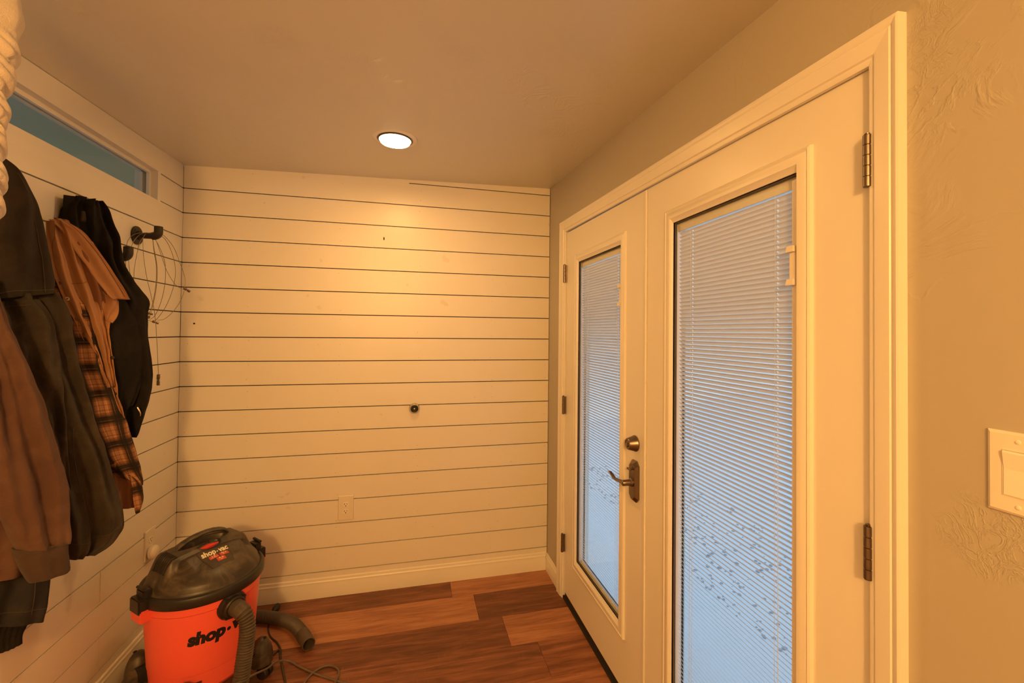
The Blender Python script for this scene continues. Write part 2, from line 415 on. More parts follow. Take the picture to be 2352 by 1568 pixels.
# nail marks
mb = MB()
for xc in (0.03, 0.325, 0.79, 1.235, 1.68, 2.035):
    for j in range(0, 17):
        for fz in (0.22, 0.82):
            if random.random() < 0.85:
                zc = LINE0-PITCH*(j+fz)+random.uniform(-.012, .012); xx = xc+random.uniform(-.008, .008); r = random.uniform(0.0011, 0.0019)
                mb.lathe([(0.0001, 0.0016), (r, 0.0014), (r, 0)], (xx, 0.0, zc), (0, -1, 0), 8)
mb.build('nail_marks', simple('nail_mark', (0.42, 0.33, 0.24), 0.8), wall_back, kind='stuff')
for (x, z, a, b) in ((1.03, 2.051, 0.0035, 0.010), (0.064, 1.536, 0.0045, 0.0045)):
    MB().add([(x+a*math.cos(t*PI/6), -0.0016, z+b*math.sin(t*PI/6)) for t in range(12)]+[(x+a*math.cos(t*PI/6), 0.004, z+b*math.sin(t*PI/6)) for t in range(12)],
             [tuple(range(12))]+[(i, (i+1) % 12, 12+(i+1) % 12, 12+i) for i in range(12)]).build('bore_hole', 'slot', wall_back)

# left wall: hole for the transom
HY0, HY1, HZ0, HZ1 = -1.25, -0.241, 2.094, 2.264
mb = MB()
mb.box(-0.075, -0.0145, YB, 0.02, 0, HZ0-0.012); mb.box(-0.075, -0.0145, YB, 0.02, HZ1+0.012, 2.62)
mb.box(-0.075, -0.0145, HY1+0.012, 0.02, HZ0-0.012, HZ1+0.012); mb.box(-0.075, -0.0145, YB, HY0-0.012, HZ0-0.012, HZ1+0.012)
wall_left = mb.build('wall_left', 'backing', label='white painted shiplap side wall behind the coats', cat='wall', kind='structure')
CY0, CY1, CZ0 = -1.275, -0.2165, 2.066       # outer edge of the flat casing round the transom
joints = {14: [-0.58], 16: [-0.578], 4: [-1.6], 6: [-2.3], 9: [-1.9], 11: [-2.6]}
for j in range(0, 19):
    zt = LINE0-PITCH*j-GAP/2; zb = max(LINE0-PITCH*(j+1)+GAP/2, 0)
    segs = []
    cuts = [0.0]+joints.get(j, [])+[YB]
    for a, b in zip(cuts[:-1], cuts[1:]):
        segs.append((a-0.0008, b+0.0008))
    for a, b in segs:
        parts = []
        if zb > CZ0-0.06 and j <= 2:
            parts = [(a, CY1+0.0015), (CY0-0.0015, b)]
            if j == 2:
                # board notched under the casing
                poly = [(a, zb), (b, zb), (b, zt), (CY0-0.002, zt), (CY0-0.002, CZ0-0.003), (CY1+0.002, CZ0-0.003), (CY1+0.002, zt), (a, zt)]
                board(poly, 0, -TB, 0.0, wall_left, (0, -0.4, zb)); continue
        else:
            parts = [(a, b)]
        for (p, q) in parts:
            ztp = [zt, zt]
            if j == 0: ztp = [ceilz(0, p)-0.001, ceilz(0, q)-0.001]
            board([(p, zb), (q, zb), (q, ztp[1]), (p, ztp[0])], 0, -TB, random.uniform(-0.0006, 0.001), wall_left, (0, (p+q)/2, zb))

# transom window in the left wall
win = empty('window_1', (-0.04, -0.75, 2.18), 'long narrow transom window high in the left shiplap wall', 'window', kind='structure')
mb = MB()   # flat casing board flush with the shiplap
zt0 = ceilz(0, -0.7)
mb.prism([(CY0, CZ0), (CY1, CZ0), (CY1, HZ0-0.0), (CY0, HZ0-0.0)], 0, -0.02, 0.0012).build('window_casing', 'trim', win)
MB().prism([(CY0, HZ1), (CY1, HZ1), (CY1, ceilz(0, CY1)-0.002), (CY0, ceilz(0, CY0)-0.002)], 0, -0.02, 0.0012).build('window_casing', 'trim', win)
MB().box(-0.02, 0.0012, HY1, CY1, HZ0, HZ1).build('window_casing', 'trim', win)
MB().box(-0.02, 0.0012, CY0, HY0, HZ0, HZ1).build('window_casing', 'trim', win)
JD = -0.095
for nm, args in (('window_jamb', (JD, -0.02, CY0, CY1, HZ0-0.018, HZ0)), ('window_jamb', (JD, -0.02, CY0, CY1, HZ1, HZ1+0.018)),
                 ('window_jamb', (JD, -0.02, HY1, HY1+0.018, HZ0, HZ1)), ('window_jamb', (JD, -0.02, HY0-0.018, HY0, HZ0, HZ1))):
    MB().box(*args).build(nm, 'trim', win)
for args in ((-0.040, -0.026, HY0, HY1, HZ1-0.016, HZ1), (-0.040, -0.026, HY0, HY1, HZ0, HZ0+0.014), (-0.040, -0.026, HY1-0.016, HY1, HZ0+.014, HZ1-.016),
             (-0.070, -0.056, HY0, HY1, HZ1-0.014, HZ1), (-0.070, -0.056, HY1-0.014, HY1, HZ0, HZ1-.014)):
    MB().box(*args, 0.001).build('glazing_bead', 'trim', win)
MB().box(-0.050, -0.046, HY0, HY1, HZ0+0.002, HZ1-0.002).build('window_pane', 'glass', win)
# the room beyond the transom (its ceiling shows through the glass)
mb = MB()
mb.box(-2.6, -0.16, -3.2, 1.2, 2.46, 2.5); mb.box(-2.6, -0.18, 1.2, 1.24, 0.8, 2.5); mb.box(-2.6, -0.18, -3.24, -3.2, 0.8, 2.5)
mb.box(-2.64, -2.6, -3.2, 1.2, 0.8, 1.25); mb.box(-2.64, -2.6, -3.2, 1.2, 2.2, 2.5); mb.box(-2.6, -0.18, -3.2, 1.2, 0.76, 0.8)
mb.box(-0.18, -0.14, 0.02, 1.2, 0.8, 2.5); mb.box(-0.18, -0.14, -3.2, YB, 0.8, 2.5)
mb.build('wall_beyond', 'teal_room', label='pale blue room seen through the transom window', cat='room', kind='structure')

# ---- right wall (drywall) around the double door
DY0, DY1 = -0.33, -2.018          # door opening
def ztop(yv): return 2.082+0.027*(yv+0.33)     # head slopes slightly like the ceiling
mb = MB()
XR = W+0.15
mb.prism([(0.02, 0), (DY0+0.03, 0), (DY0+0.03, 2.10), (0.02, 2.10)], 0, W, XR)
mb.prism([(DY1-0.03, 0), (YB, 0), (YB, 2.03), (DY1-0.03, 2.03)], 0, W, XR)
mb.prism([(0.02, 2.62), (0.02, 2.10), (DY0+0.03, 2.10), (DY0+0.03, ztop(DY0)+0.022), (DY1-0.03, ztop(DY1)+0.022), (DY1-0.03, 2.03), (YB, 2.03), (YB, 2.62)], 0, W, XR)
wall_right = mb.build('wall_right', 'drywall', label='beige textured drywall beside the double doors', cat='wall', kind='structure')
MB().box(-0.1, XR, YB-0.1, YB, 0, 2.62).build('wall_rear', 'drywall', label='beige drywall behind the viewer', cat='wall', kind='structure')

# ---- baseboards
def baseprof(h=0.108): return [(0.0, 0.0), (0.013, 0.0), (0.013, h*0.66), (0.0105, h*0.74), (0.0115, h*0.80), (0.0075, h*0.86), (0.0065, h*0.96), (0.003, h), (0.0, h)]
MB().prism([(-d, z) for d, z in baseprof()], 0, 0.0135, W-0.0135).build('baseboard_back', 'trim', smooth=25, label='white moulded baseboard along the end wall', cat='baseboard', kind='structure')
MB().prism([(d, z) for d, z in baseprof()], 1, 0.0, YB).build('baseboard_left', 'trim', smooth=25, label='white moulded baseboard along the coat wall', cat='baseboard', kind='structure')
mb = MB(); mb.prism([(W-d, z) for d, z in baseprof(0.1)], 1, 0.0, -0.236); mb.build('baseboard_right', 'trim', smooth=25, label='short white baseboard between corner and door casing', cat='baseboard', kind='structure')
MB().prism([(W-d, z) for d, z in baseprof(0.1)], 1, -2.088, YB).build('baseboard_right', 'trim', smooth=25, label='white baseboard under the light switch', cat='baseboard', kind='structure')

# ---- door casing (trim_1): profile in (distance from inner edge, projection)
trim = empty('trim_1', (W, -1.17, 0), 'white moulded casing around the double doors', 'door casing', kind='structure')
prof = [(0.0, 0.0), (0.0, 0.010), (0.004, 0.012), (0.012, 0.012), (0.015, 0.0155), (0.020, 0.0165), (0.046, 0.019), (0.049, 0.0165), (0.052, 0.019), (0.060, 0.021), (0.064, 0.020), (0.065, 0.0)]
YI0, YI1 = -0.312, -2.024
def zin(yv): return 2.089+0.0335*(yv+0.30)
def casing_seg(pts_of):
    mb = MB(); n = len(prof); vs = []
    for d, h in prof:
        a, b = pts_of(d*1.0); vs.append((W-h, a[0], a[1])); vs.append((W-h, b[0], b[1]))
    fs = [(2*i, 2*i+1, 2*i+3, 2*i+2) for i in range(n-1)]
    fs += [tuple(range(0, 2*n, 2)), tuple(range(1, 2*n, 2))]
    return mb.add(vs, fs)
casing_seg(lambda d: ((YI0+d*1.12, 0.0), (YI0+d*1.12, zin(YI0)+d))).build('casing_leg', 'trim', trim, smooth=30)
casing_seg(lambda d: ((YI1-d*0.92, 0.0), (YI1-d*0.92, zin(YI1)+d))).build('casing_leg', 'trim', trim, smooth=30)
casing_seg(lambda d: ((YI0+d*1.12, zin(YI0)+d), (YI1-d*0.92, zin(YI1)+d))).build('casing_head', 'trim', trim, smooth=30)
# jambs and stop
MB().prism([(YI0, 0), (YI0+0.02, 0), (YI0+0.02, ztop(YI0)+0.02), (YI0, ztop(YI0)+0.02)], 0, W-0.001, XR-0.002).build('jamb', 'trim', trim)
MB().prism([(YI1, 0), (YI1-0.02, 0), (YI1-0.02, ztop(YI1)+0.02), (YI1, ztop(YI1)+0.02)], 0, W-0.001, XR-0.002).build('jamb', 'trim', trim)
MB().prism([(YI0, ztop(YI0)+0.008), (YI1, ztop(YI1)+0.008), (YI1, ztop(YI1)+0.022), (YI0, ztop(YI0)+0.022)], 0, W-0.001, XR-0.002).build('jamb_head', 'trim', trim)

# ================================================================== DOORS
XF = W+0.004           # room face of the leaves
TILT = 47*RAD
SLW, SLP = 0.0165, 0.0131
def make_slat_mesh(half):
    ys = [-half, -0.1725, -0.1675, 0.1675, 0.1725, half]; us = [-0.5, -0.16, 0.16, 0.5]
    crown = lambda u: 0.0009*(1-4*u*u)
    vs = []
    for yv in ys:
        for u in us:
            a = u*SLW; vs.append((a*math.cos(TILT)-crown(u)*math.sin(TILT)*-1, yv, -a*math.sin(TILT)+crown(u)*math.cos(TILT)))
    fs = []
    for i in range(len(ys)-1):
        for k in range(3):
            if i in (1, 3) and k == 1: continue
            fs.append((i*4+k, i*4+k+1, (i+1)*4+k+1, (i+1)*4+k))
    me = bpy.data.meshes.new('slat'); me.from_pydata(vs, [], fs); me.shade_smooth(); me.materials.append(MT['slat']); return me
SLAT_ME = make_slat_mesh(0.236)
def hinge(parent, yv, z0, z1, r=0.0075):
    n = 5; prof2 = [(0.0, z0), (r*0.9, z0)]
    for k in range(n):
        a = z0+(z1-z0)*k/n; b = z0+(z1-z0)*(k+1)/n
        prof2 += [(r*0.82, a+0.0004), (r, a+0.0012), (r, b-0.0012), (r*0.82, b-0.0004)]
    prof2 += [(r*0.9, z1), (0.0, z1)]
    mb = MB().lathe(prof2, (W-0.012, yv, 0), (0, 0, 1), 16)
    mb.box(W-0.010, XF+0.0005, yv-0.004, yv+0.004, z0+0.002, z1-0.002)
    o = mb.build('hinge', 'bronze', parent, smooth=40, label='bronze butt hinge')
    MB().lathe([(0, 0), (0.004, 0.0), (0.0045, 0.003), (0, 0.005)], (W-0.012, yv, z1), (0, 0, 1), 12).build('hinge_pin', 'bronze', o, smooth=40)
    return o
def make_door(name, ya, yb, yc, label, hinge_y):
    """ya > yb: edges of the leaf, yc: centre of the lite"""
    d = empty(name, (W+0.02, (ya+yb)/2, 0.02), label, 'door', kind='structure')
    zb = 0.034; hy, z0, z1 = 0.287, 0.247, 1.935; zc = (z0+z1)/2; hz = (z1-z0)/2
    gy, gz = hy-0.040, hz-0.048
    # slab with opening
    o = [(ya, zb), (yb, zb), (yb, ztop(yb)), (ya, ztop(ya))]
    i_ = [(yc+gy, zc-gz), (yc-gy, zc-gz), (yc-gy, zc+gz), (yc+gy, zc+gz)]
    vs = [(XF, *p) for p in o]+[(XF, *p) for p in i_]+[(XF+0.045, *p) for p in o]+[(XF+0.045, *p) for p in i_]
    fs = []
    for k in range(4):
        k2 = (k+1) % 4
        fs += [(k, k2, 4+k2, 4+k), (8+k, 12+k, 12+k2, 8+k2), (k, 8+k, 8+k2, k2), (4+k, 4+k2, 12+k2, 12+k)]
    MB().add(vs, fs).build('door_slab', 'door_paint', d)
    # moulded lite frame
    rings = [(hy, hz, 0.0), (hy-0.001, hz-0.001, 0.009), (hy-0.006, hz-0.006, 0.0115), (hy-0.011, hz-0.011, 0.0085), (hy-0.014, hz-0.014, 0.0105), (hy-0.026, hz-0.026, 0.0125), (hy-0.033, hz-0.033, 0.012),
             (hy-0.037, hz-0.037, 0.008), (gy, gz, 0.003), (gy, gz, -0.012)]
    mb = MB(); mb.add(*rect_rings(XF, -1, yc, zc, rings)); mb.build('lite_moulding', 'door_paint', d, smooth=35)
    mb = MB(); mb.add(*rect_rings(XF, -1, yc, zc, [(gy-0.0005, gz-0.0005, -0.004), (gy-0.0035, gz-0.0035, -0.005), (gy-0.0035, gz-0.0035, -0.012)])); mb.build('glass_gasket', 'gasket', d)
    mb = MB(); mb.add(*rect_rings(XF, 1, yc, zc, [(hy, hz, 0.045), (hy-0.002, hz-0.002, 0.055), (hy-0.03, hz-0.03, 0.057), (gy, gz, 0.048), (gy, gz, 0.036)])); mb.build('lite_moulding', 'door_paint', d, smooth=35)
    MB().box(XF+0.011, XF+0.014, yc-gy, yc+gy, zc-gz, zc+gz).build('glass_pane', 'glass', d)
    MB().box(XF+0.034, XF+0.037, yc-gy, yc+gy, zc-gz, zc+gz).build('glass_pane', 'glass', d)
    # blind between the panes
    bl = MB().box(XF+0.0165, XF+0.0305, yc-gy+0.002, yc+gy-0.002, zc+gz-0.030, zc+gz-0.001, 0.001).build('blind', 'door_paint', d, origin=(XF+0.0235, yc, zc+gz), label='white mini blind between the panes')
    ztop_s = zc+gz-0.041; n = int((ztop_s-(zc-gz+0.016))/SLP)+1
    base = WL[bl.name]
    yoff = -0.004
    for k in range(n):
        so = bpy.data.objects.new('slat', SLAT_ME); COL.objects.link(so); so.parent = bl
        so.location = Vector((XF+0.0235, yc+0.004, ztop_s-k*SLP))-base
    zl = ztop_s-n*SLP+0.004
    MB().box(XF+0.0185, XF+0.0285, yc-0.232, yc+0.240, zl-0.009, zl, 0.001).build('bottom_rail', 'slat', bl)
    for yy in (-0.166, 0.174):
        mb = MB()
        mb.tube([(XF+0.0235, yc+yy, ztop_s+0.015), (XF+0.0235, yc+yy, zl)], 0.0006, 5)
        for xx in (-0.0058, 0.0058): mb.tube([(XF+0.0235+xx, yc+yy+0.003, ztop_s+0.015), (XF+0.0235+xx, yc+yy+0.003, zl)], 0.0005, 5)
        mb.build('ladder_cord', 'cord_white', bl)
    # slider track with the two tabs on the room side
    yt = yc-gy+0.012
    tr = MB().box(XF+0.0025, XF+0.0105, yt-0.0085, yt+0.0085, zc-gz+0.006, zc+gz-0.012, 0.002).build('slider_track', 'door_paint', d)
    for zz in (1.708, 1.630):
        MB().prism([(yt-0.009, zz-0.006), (yt+0.011, zz-0.006), (yt+0.011, zz-0.002), (yt+0.008, zz+0.008), (yt-0.009, zz+0.008)], 0, XF-0.012, XF+0.003).build('slider_tab', 'door_paint', tr)
    MB().box(XF-0.004, XF+0.003, yt-0.0075, yt+0.0085, 1.636, 1.702, 0.001).build('slider_body', 'door_paint', tr)
    for za, zb2 in ((1.795, 1.897), (1.042, 1.144), (0.26, 0.362)):
        hinge(d, hinge_y, za, zb2)
    MB().box(XF+0.002, XF+0.04, ya-0.002, yb+0.002, 0.014, zb).build('door_sweep', 'rubber', d)
    return d
doorL = make_door('door_1', -0.3145, -1.170, -0.740, 'white glazed door leaf with lever handle and deadbolt', -0.3135)
doorR = make_door('door_2', -1.1745, -2.0215, -1.605, 'white glazed door leaf without handle, nearest the light switch', -2.0225)
# astragal strip on the right leaf
MB().box(XF-0.007, XF, -1.1745, -1.1905, 0.04, ztop(-1.18)-0.003, 0.003).build('astragal', 'door_paint', doorR)
# deadbolt
db = MB().lathe([(0.0, 0.0), (0.031, 0.0), (0.032, 0.004), (0.030, 0.007), (0.0225, 0.034), (0.020, 0.0365), (0.016, 0.037), (0.014, 0.035), (0.0, 0.035)], (XF, -1.108, 1.072), (-1, 0, 0), 36).build('deadbolt', 'bronze', doorL, smooth=30, label='bronze deadbolt cylinder')
MB().lathe([(0.0085, 0.033), (0.0085, 0.039), (0.007, 0.040), (0.0, 0.040)], (XF, -1.108, 1.068), (-1, 0, 0), 20).build('thumb_turn', 'bronze', db, smooth=30)
# lever set: faceted backplate, hub, wave lever, thumb button
yl, zl0, zl1 = -1.108, 0.845, 1.005
def octo(hy, hz, c): return [(yl-hy, (zl0+zl1)/2-hz+c), (yl-hy+c, (zl0+zl1)/2-hz), (yl+hy-c, (zl0+zl1)/2-hz), (yl+hy, (zl0+zl1)/2-hz+c), (yl+hy, (zl0+zl1)/2+hz-c), (yl+hy-c, (zl0+zl1)/2+hz), (yl-hy+c, (zl0+zl1)/2+hz), (yl-hy, (zl0+zl1)/2+hz-c)]
mb = MB(); vs = []; lay = [(0.032, 0.080, 0.016, 0.0), (0.032, 0.080, 0.016, 0.006), (0.022, 0.070, 0.014, 0.016), (0.021, 0.069, 0.014, 0.0165)]
for hy_, hz_, c_, h_ in lay: vs += [(XF-h_, *p) for p in octo(hy_, hz_, c_)]
fs = [(i*8+k, i*8+(k+1) % 8, (i+1)*8+(k+1) % 8, (i+1)*8+k) for i in range(3) for k in range(8)]+[tuple(range(24, 32))]
lever = mb.add(vs, fs).build('lever_backplate', 'bronze', doorL, label='bronze lever handle set')
mb = MB().lathe([(0.0, 0.012), (0.017, 0.012), (0.017, 0.020), (0.0125, 0.024), (0.0115, 0.055), (0.009, 0.058), (0, 0.058)], (XF, yl, 0.920), (-1, 0, 0), 24)
path = catmull([(XF-0.050, yl-0.006, 0.920), (XF-0.051, yl+0.02, 0.919), (XF-0.050, yl+0.055, 0.914), (XF-0.047, yl+0.085, 0.910), (XF-0.046, yl+0.108, 0.916), (XF-0.048, yl+0.128, 0.924)], 8)
n = len(path); vs = []; fs = []
for i, p in enumerate(path):
    w = 0.0105-0.0025*i/n; tk = 0.0075*(1-0.6*i/n)
    for k in range(12):
        a = 2*PI*k/12; vs.append((p.x+w*math.cos(a), p.y, p.z+tk*math.sin(a)))
fs = [(i*12+k, i*12+(k+1) % 12, (i+1)*12+(k+1) % 12, (i+1)*12+k) for i in range(n-1) for k in range(12)]+[tuple(range(12)), tuple(range((n-1)*12, n*12))]
mb.add(vs, fs); mb.build('lever', 'bronze', lever, smooth=40)
mb = MB(); mb.tube([(XF-0.014, yl+0.004, 0.972), (XF-0.026, yl+0.004, 0.972)], 0.004, 10); mb.box(XF-0.030, XF-0.024, yl-0.010, yl+0.016, 0.968, 0.976, 0.001); mb.build('lock_button', 'bronze', lever, smooth=40)
MB().box(XF-0.001, XF+0.02, -1.1695, -1.174, 0.89, 0.965).build('latch_plate', 'bronze', doorL)

# ================================================================== OUTSIDE
mb = MB()
def gnd(u, v):
    x = W+0.16+u*11; yv = -9+v*14
    z = -0.16+0.05*noise.noise(Vector((x*0.6, yv*0.6, 0)))+0.02*noise.noise(Vector((x*2.3, yv*2.3, 4)))
    z += 0.55*ss((x-W-2.2)/5)
    return (x, yv, z)
mb.grid(gnd, 70, 90); mb.build('ground_outside', 'snow', smooth=60, label='snow-covered ground beyond the glazed doors', cat='ground', kind='structure')
mb = MB()
for k in range(900):
    x = W+1.05+random.random()**1.3*1.1; yv = -2.0+random.random()*4.4; r = random.uniform(0.004, 0.014)
    bm = bmesh.new(); bmesh.ops.create_icosphere(bm, subdivisions=1, radius=1)
    for v in bm.verts: v.co *= 1+0.28*noise.noise(v.co*1.7+Vector((k*3.1, 0, 0)))
    gz = gnd((x-W-0.16)/11, (yv+9)/14)[2]
    mb.bm(bm, Matrix.Translation((x, yv, gz+r*0.15)) @ Matrix.Rotation(random.random()*6, 4, 'Z') @ Matrix.Diagonal((r*1.3, r, r*0.6, 1)))
mb.build('gravel', 'rock', smooth=50, label='dark stones scattered in the snow outside the doors', cat='gravel', kind='stuff')

# ================================================================== RECESSED LAMPS
def can_light(c, label, watts, spread):
    z = ceilz(*c)
    e = empty('recessed_light', (c[0], c[1], z), label, 'ceiling light')
    O = (c[0], c[1], z-0.0005)
    MB().lathe([(0.081, 0.0), (0.098, 0.0), (0.0985, -0.002), (0.096, -0.0045), (0.080, -0.006), (0.079, -0.004), (0.079, 0.0)], O, (0, 0, 1), 48).build('trim_ring', 'can_trim', e, smooth=40)
    MB().lathe([(0.079, -0.004), (0.0775, 0.004), (0.0745, 0.006), (0.0725, 0.004), (0.0725, -0.004)], O, (0, 0, 1), 48).build('baffle', 'can_trim', e, smooth=40)
    MB().lathe([(0.0725, -0.003), (0.0730, -0.009), (0.0715, -0.0105), (0.0705, -0.009)], O, (0, 0, 1), 48).build('lens_rim', 'gasket', e, smooth=40)
    MB().lathe([(0.0708, -0.009), (0.066, -0.0125), (0.04, -0.0155), (0.0, -0.0165)], O, (0, 0, 1), 48).build('lens', 'lens', e, smooth=60)
    ld = bpy.data.lights.new('lamp', 'AREA'); ld.shape = 'DISK'; ld.size = 0.130; ld.energy = watts; ld.color = CAN_COL; ld.spread = spread
    lo = bpy.data.objects.new('lamp', ld); COL.objects.link(lo); lo.parent = e; lo.location = (0, 0, -0.0185)
    lo.visible_camera = True
    return e
can_light(CAN, 'lit round recessed ceiling light near the end wall', CAN_W, PI)
# added globe fill lamp, unseen behind the viewer, to brighten ceiling and walls
GX, GY, GZ = 0.84, -3.95, 2.02
g = empty('added_fill_globe', (GX, GY, ceilz(GX, GY)), 'added white globe fill lamp, unseen behind the viewer', 'ceiling light')
gz_ = ceilz(GX, GY)
MB().lathe([(0, 0), (0.065, 0), (0.066, -0.008), (0.05, -0.02), (0.012, -0.026), (0, -0.026)], (GX, GY, gz_-0.0005), (0, 0, 1), 32).build('canopy', 'nickel', g, smooth=40)
MB().tube([(GX, GY, gz_-0.02), (GX, GY, GZ+0.11)], 0.007, 12).build('stem', 'nickel', g, smooth=40)
MB().lathe([(0.0, 0.135), (0.045, 0.135), (0.047, 0.105), (0.04, 0.10), (0, 0.10)], (GX, GY, GZ), (0, 0, 1), 24).build('socket_cup', 'nickel', g, smooth=40)
MB().lathe([(0.0, -0.115)]+[(0.115*math.sin(t*PI/24), -0.115*math.cos(t*PI/24)) for t in range(1, 22)], (GX, GY, GZ), (0, 0, 1), 36).build('glass_globe', glass_mat('opal_globe_glass', (0.97, 0.95, 0.9)), g, smooth=60)
ld = bpy.data.lights.new('fill_bulb', 'POINT'); ld.energy = FILL_GLOBE_W; ld.color = CAN_COL; ld.shadow_soft_size = 0.10
lo = bpy.data.objects.new('fill_bulb', ld); COL.objects.link(lo); lo.parent = g; lo.location = Vector((GX, GY, GZ))-WL[g.name]

# ================================================================== WALL FITTINGS
# door stop on the end wall
ds = empty('door_stop', (1.218, 0, 1.047), 'small round nickel door stop on the shiplap end wall', 'door stop')
MB().lathe([(0.0, 0.0), (0.032, 0.0), (0.032, 0.004), (0.029, 0.012), (0.0255, 0.021), (0.0225, 0.024), (0.0195, 0.022), (0.0185, 0.010), (0, 0.010)], (1.218, 0, 1.047), (0, -1, 0), 40).build('stop_housing', 'nickel', ds, smooth=30)
MB().lathe([(0.0183, 0.008), (0.018, 0.024), (0.015, 0.027), (0.010, 0.024), (0.0095, 0.018), (0.0, 0.018)], (1.218, 0, 1.047), (0, -1, 0), 32).build('rubber_bumper', 'rubber', ds, smooth=35)
MB().lathe([(0.0, 0.021), (0.004, 0.0205), (0.0045, 0.018)], (1.218, 0, 1.047), (0, -1, 0), 16).build('screw', 'nickel', ds, smooth=35)

def outlet(loc, wall, label):
    """wall 'back': faces -y, wall 'left': faces +x"""
    e = empty('wall_outlet', loc, label, 'outlet', 'duplex wall outlets')
    L = Vector(loc)
    def T(a, b, h):     # a: along the wall (to the right seen from the room), b: up, h: out
        return (L.x+a, L.y-h, L.z+b) if wall == 'back' else (L.x+h, L.y+a, L.z+b)
    def slab(a0, a1, b0, b1, h0, h1, bev=0.0):
        ring = lambda k, h: [T(a0+k, b0+k, h), T(a1-k, b0+k, h), T(a1-k, b1-k, h), T(a0+k, b1-k, h)]
        vs = ring(0, h0)+ring(0, h1-bev)+ring(bev, h1)
        fs = [(0, 1, 2, 3)[::-1], (8, 9, 10, 11)]+[(i*4+k, i*4+(k+1) % 4, (i+1)*4+(k+1) % 4, (i+1)*4+k) for i in range(2) for k in range(4)]
        return MB().add(vs, fs)
    slab(-0.042, 0.042, -0.069, 0.069, 0.0, 0.006, 0.003).build('cover_plate', 'plate', e)
    for s in (-1, 1):
        c = s*0.0195
        pts = []
        for k in range(28):
            t = 2*PI*k/28; a = 0.0172*math.cos(t); b = max(-0.0135, min(0.0135, 0.0172*math.sin(t))); pts.append((a, c+b))
        n = len(pts); vs = [T(a, b, 0.0058) for a, b in pts]+[T(a, b, 0.0078) for a, b in pts]+[T(a*0.94, c+(b-c)*0.94, 0.0084) for a, b in pts]
        fs = [tuple(range(2*n, 3*n))]+[(i*n+k, i*n+(k+1) % n, (i+1)*n+(k+1) % n, (i+1)*n+k) for i in range(2) for k in range(n)]
        so = MB().add(vs, fs).build('socket', 'socket', e)
        for a0, a1, b0, b1 in ((-0.0078, -0.0056, 0.0005, 0.0075), (-0.0105, -0.0078, 0.0028, 0.0046), (0.0056, 0.0078, 0.0012, 0.0072)):
            slab(a0, a1, c+b0, c+b1, 0.0082, 0.0088).build('slot', 'slot', so)
        pts = [(0.0028*math.cos(2*PI*k/12), c-0.0072+0.0028*math.sin(2*PI*k/12)) for k in range(12)]
        MB().add([T(a, b, 0.0088) for a, b in pts]+[T(a, b, 0.0082) for a, b in pts], [tuple(range(12))]+[(k, (k+1) % 12, 12+(k+1) % 12, 12+k) for k in range(12)]).build('slot', 'slot', so)
    pts = [(0.0032*math.cos(2*PI*k/12), 0.0032*math.sin(2*PI*k/12)) for k in range(12)]
    MB().add([T(a, b, 0.0072) for a, b in pts]+[T(a*1.2, b*1.2, 0.0058) for a, b in pts], [tuple(range(12))]+[(k, (k+1) % 12, 12+(k+1) % 12, 12+k) for k in range(12)]).build('screw', 'plate', e)
    return e
outlet((0.843, -0.0012, 0.491), 'back', 'cream duplex outlet low on the shiplap end wall')
outlet((0.0012, -0.247, 0.490), 'left', 'cream duplex outlet on the coat wall beside the vacuum')
# round plug-in on the lower socket of that outlet
pg = empty('plug_in_freshener', (0.01, -0.247, 0.457), 'round cream plug-in unit in the outlet behind the vacuum', 'air freshener')
MB().lathe([(0.0, 0.0), (0.026, 0.0), (0.031, 0.004), (0.0325, 0.012), (0.030, 0.021), (0.022, 0.027), (0.010, 0.029), (0, 0.0295)], (0.0105, -0.255, 0.452), (1, 0, 0), 28).build('plug_housing', 'socket', pg, smooth=40)
MB().lathe([(0.0326, 0.009), (0.0332, 0.012), (0.0326, 0.015)], (0.0105, -0.255, 0.452), (1, 0, 0), 28).build('plug_seam', 'plate', pg, smooth=40)

# switch plate on the right wall
sw = empty('light_switch', (W, -2.256, 1.307), 'cream wide rocker switch plate on the beige wall', 'light switch')
mb = MB(); vs, fs = rect_rings(W, -1, -2.256, 1.307, [(0.059, 0.0605, 0.0), (0.059, 0.0605, 0.0035), (0.055, 0.0565, 0.0065), (0.050, 0.052, 0.0066)])
k = len(vs); fs.append((k-4, k-3, k-2, k-1)); mb.add(vs, fs).build('cover_plate', 'plate', sw)
for yc_ in (-2.233, -2.279):
    mb = MB(); vs, fs = rect_rings(W, -1, yc_, 1.307, [(0.0170, 0.0340, 0.006), (0.0170, 0.0340, 0.0078), (0.0162, 0.0332, 0.0078), (0.0162, 0.0332, 0.0064)]); mb.add(vs, fs).build('switch_bezel', 'plate', sw)
    P = [(0.0062, -0.0325), (0.0085, -0.0325), (0.0078, 0.006), (0.0115, 0.0300), (0.0105, 0.0325), (0.0062, 0.0325)]
    MB().prism([(W-h, 1.307+z) for h, z in P], 1, yc_-0.0155, yc_+0.0155).build('switch_rocker', 'socket', sw)
    for zz in (-0.0475, 0.0475):
        MB().lathe([(0.0, 0.0085), (0.0026, 0.0080), (0.0036, 0.0064)], (W, yc_, 1.307+zz), (-1, 0, 0), 14).build('screw', 'plate', sw, smooth=40)

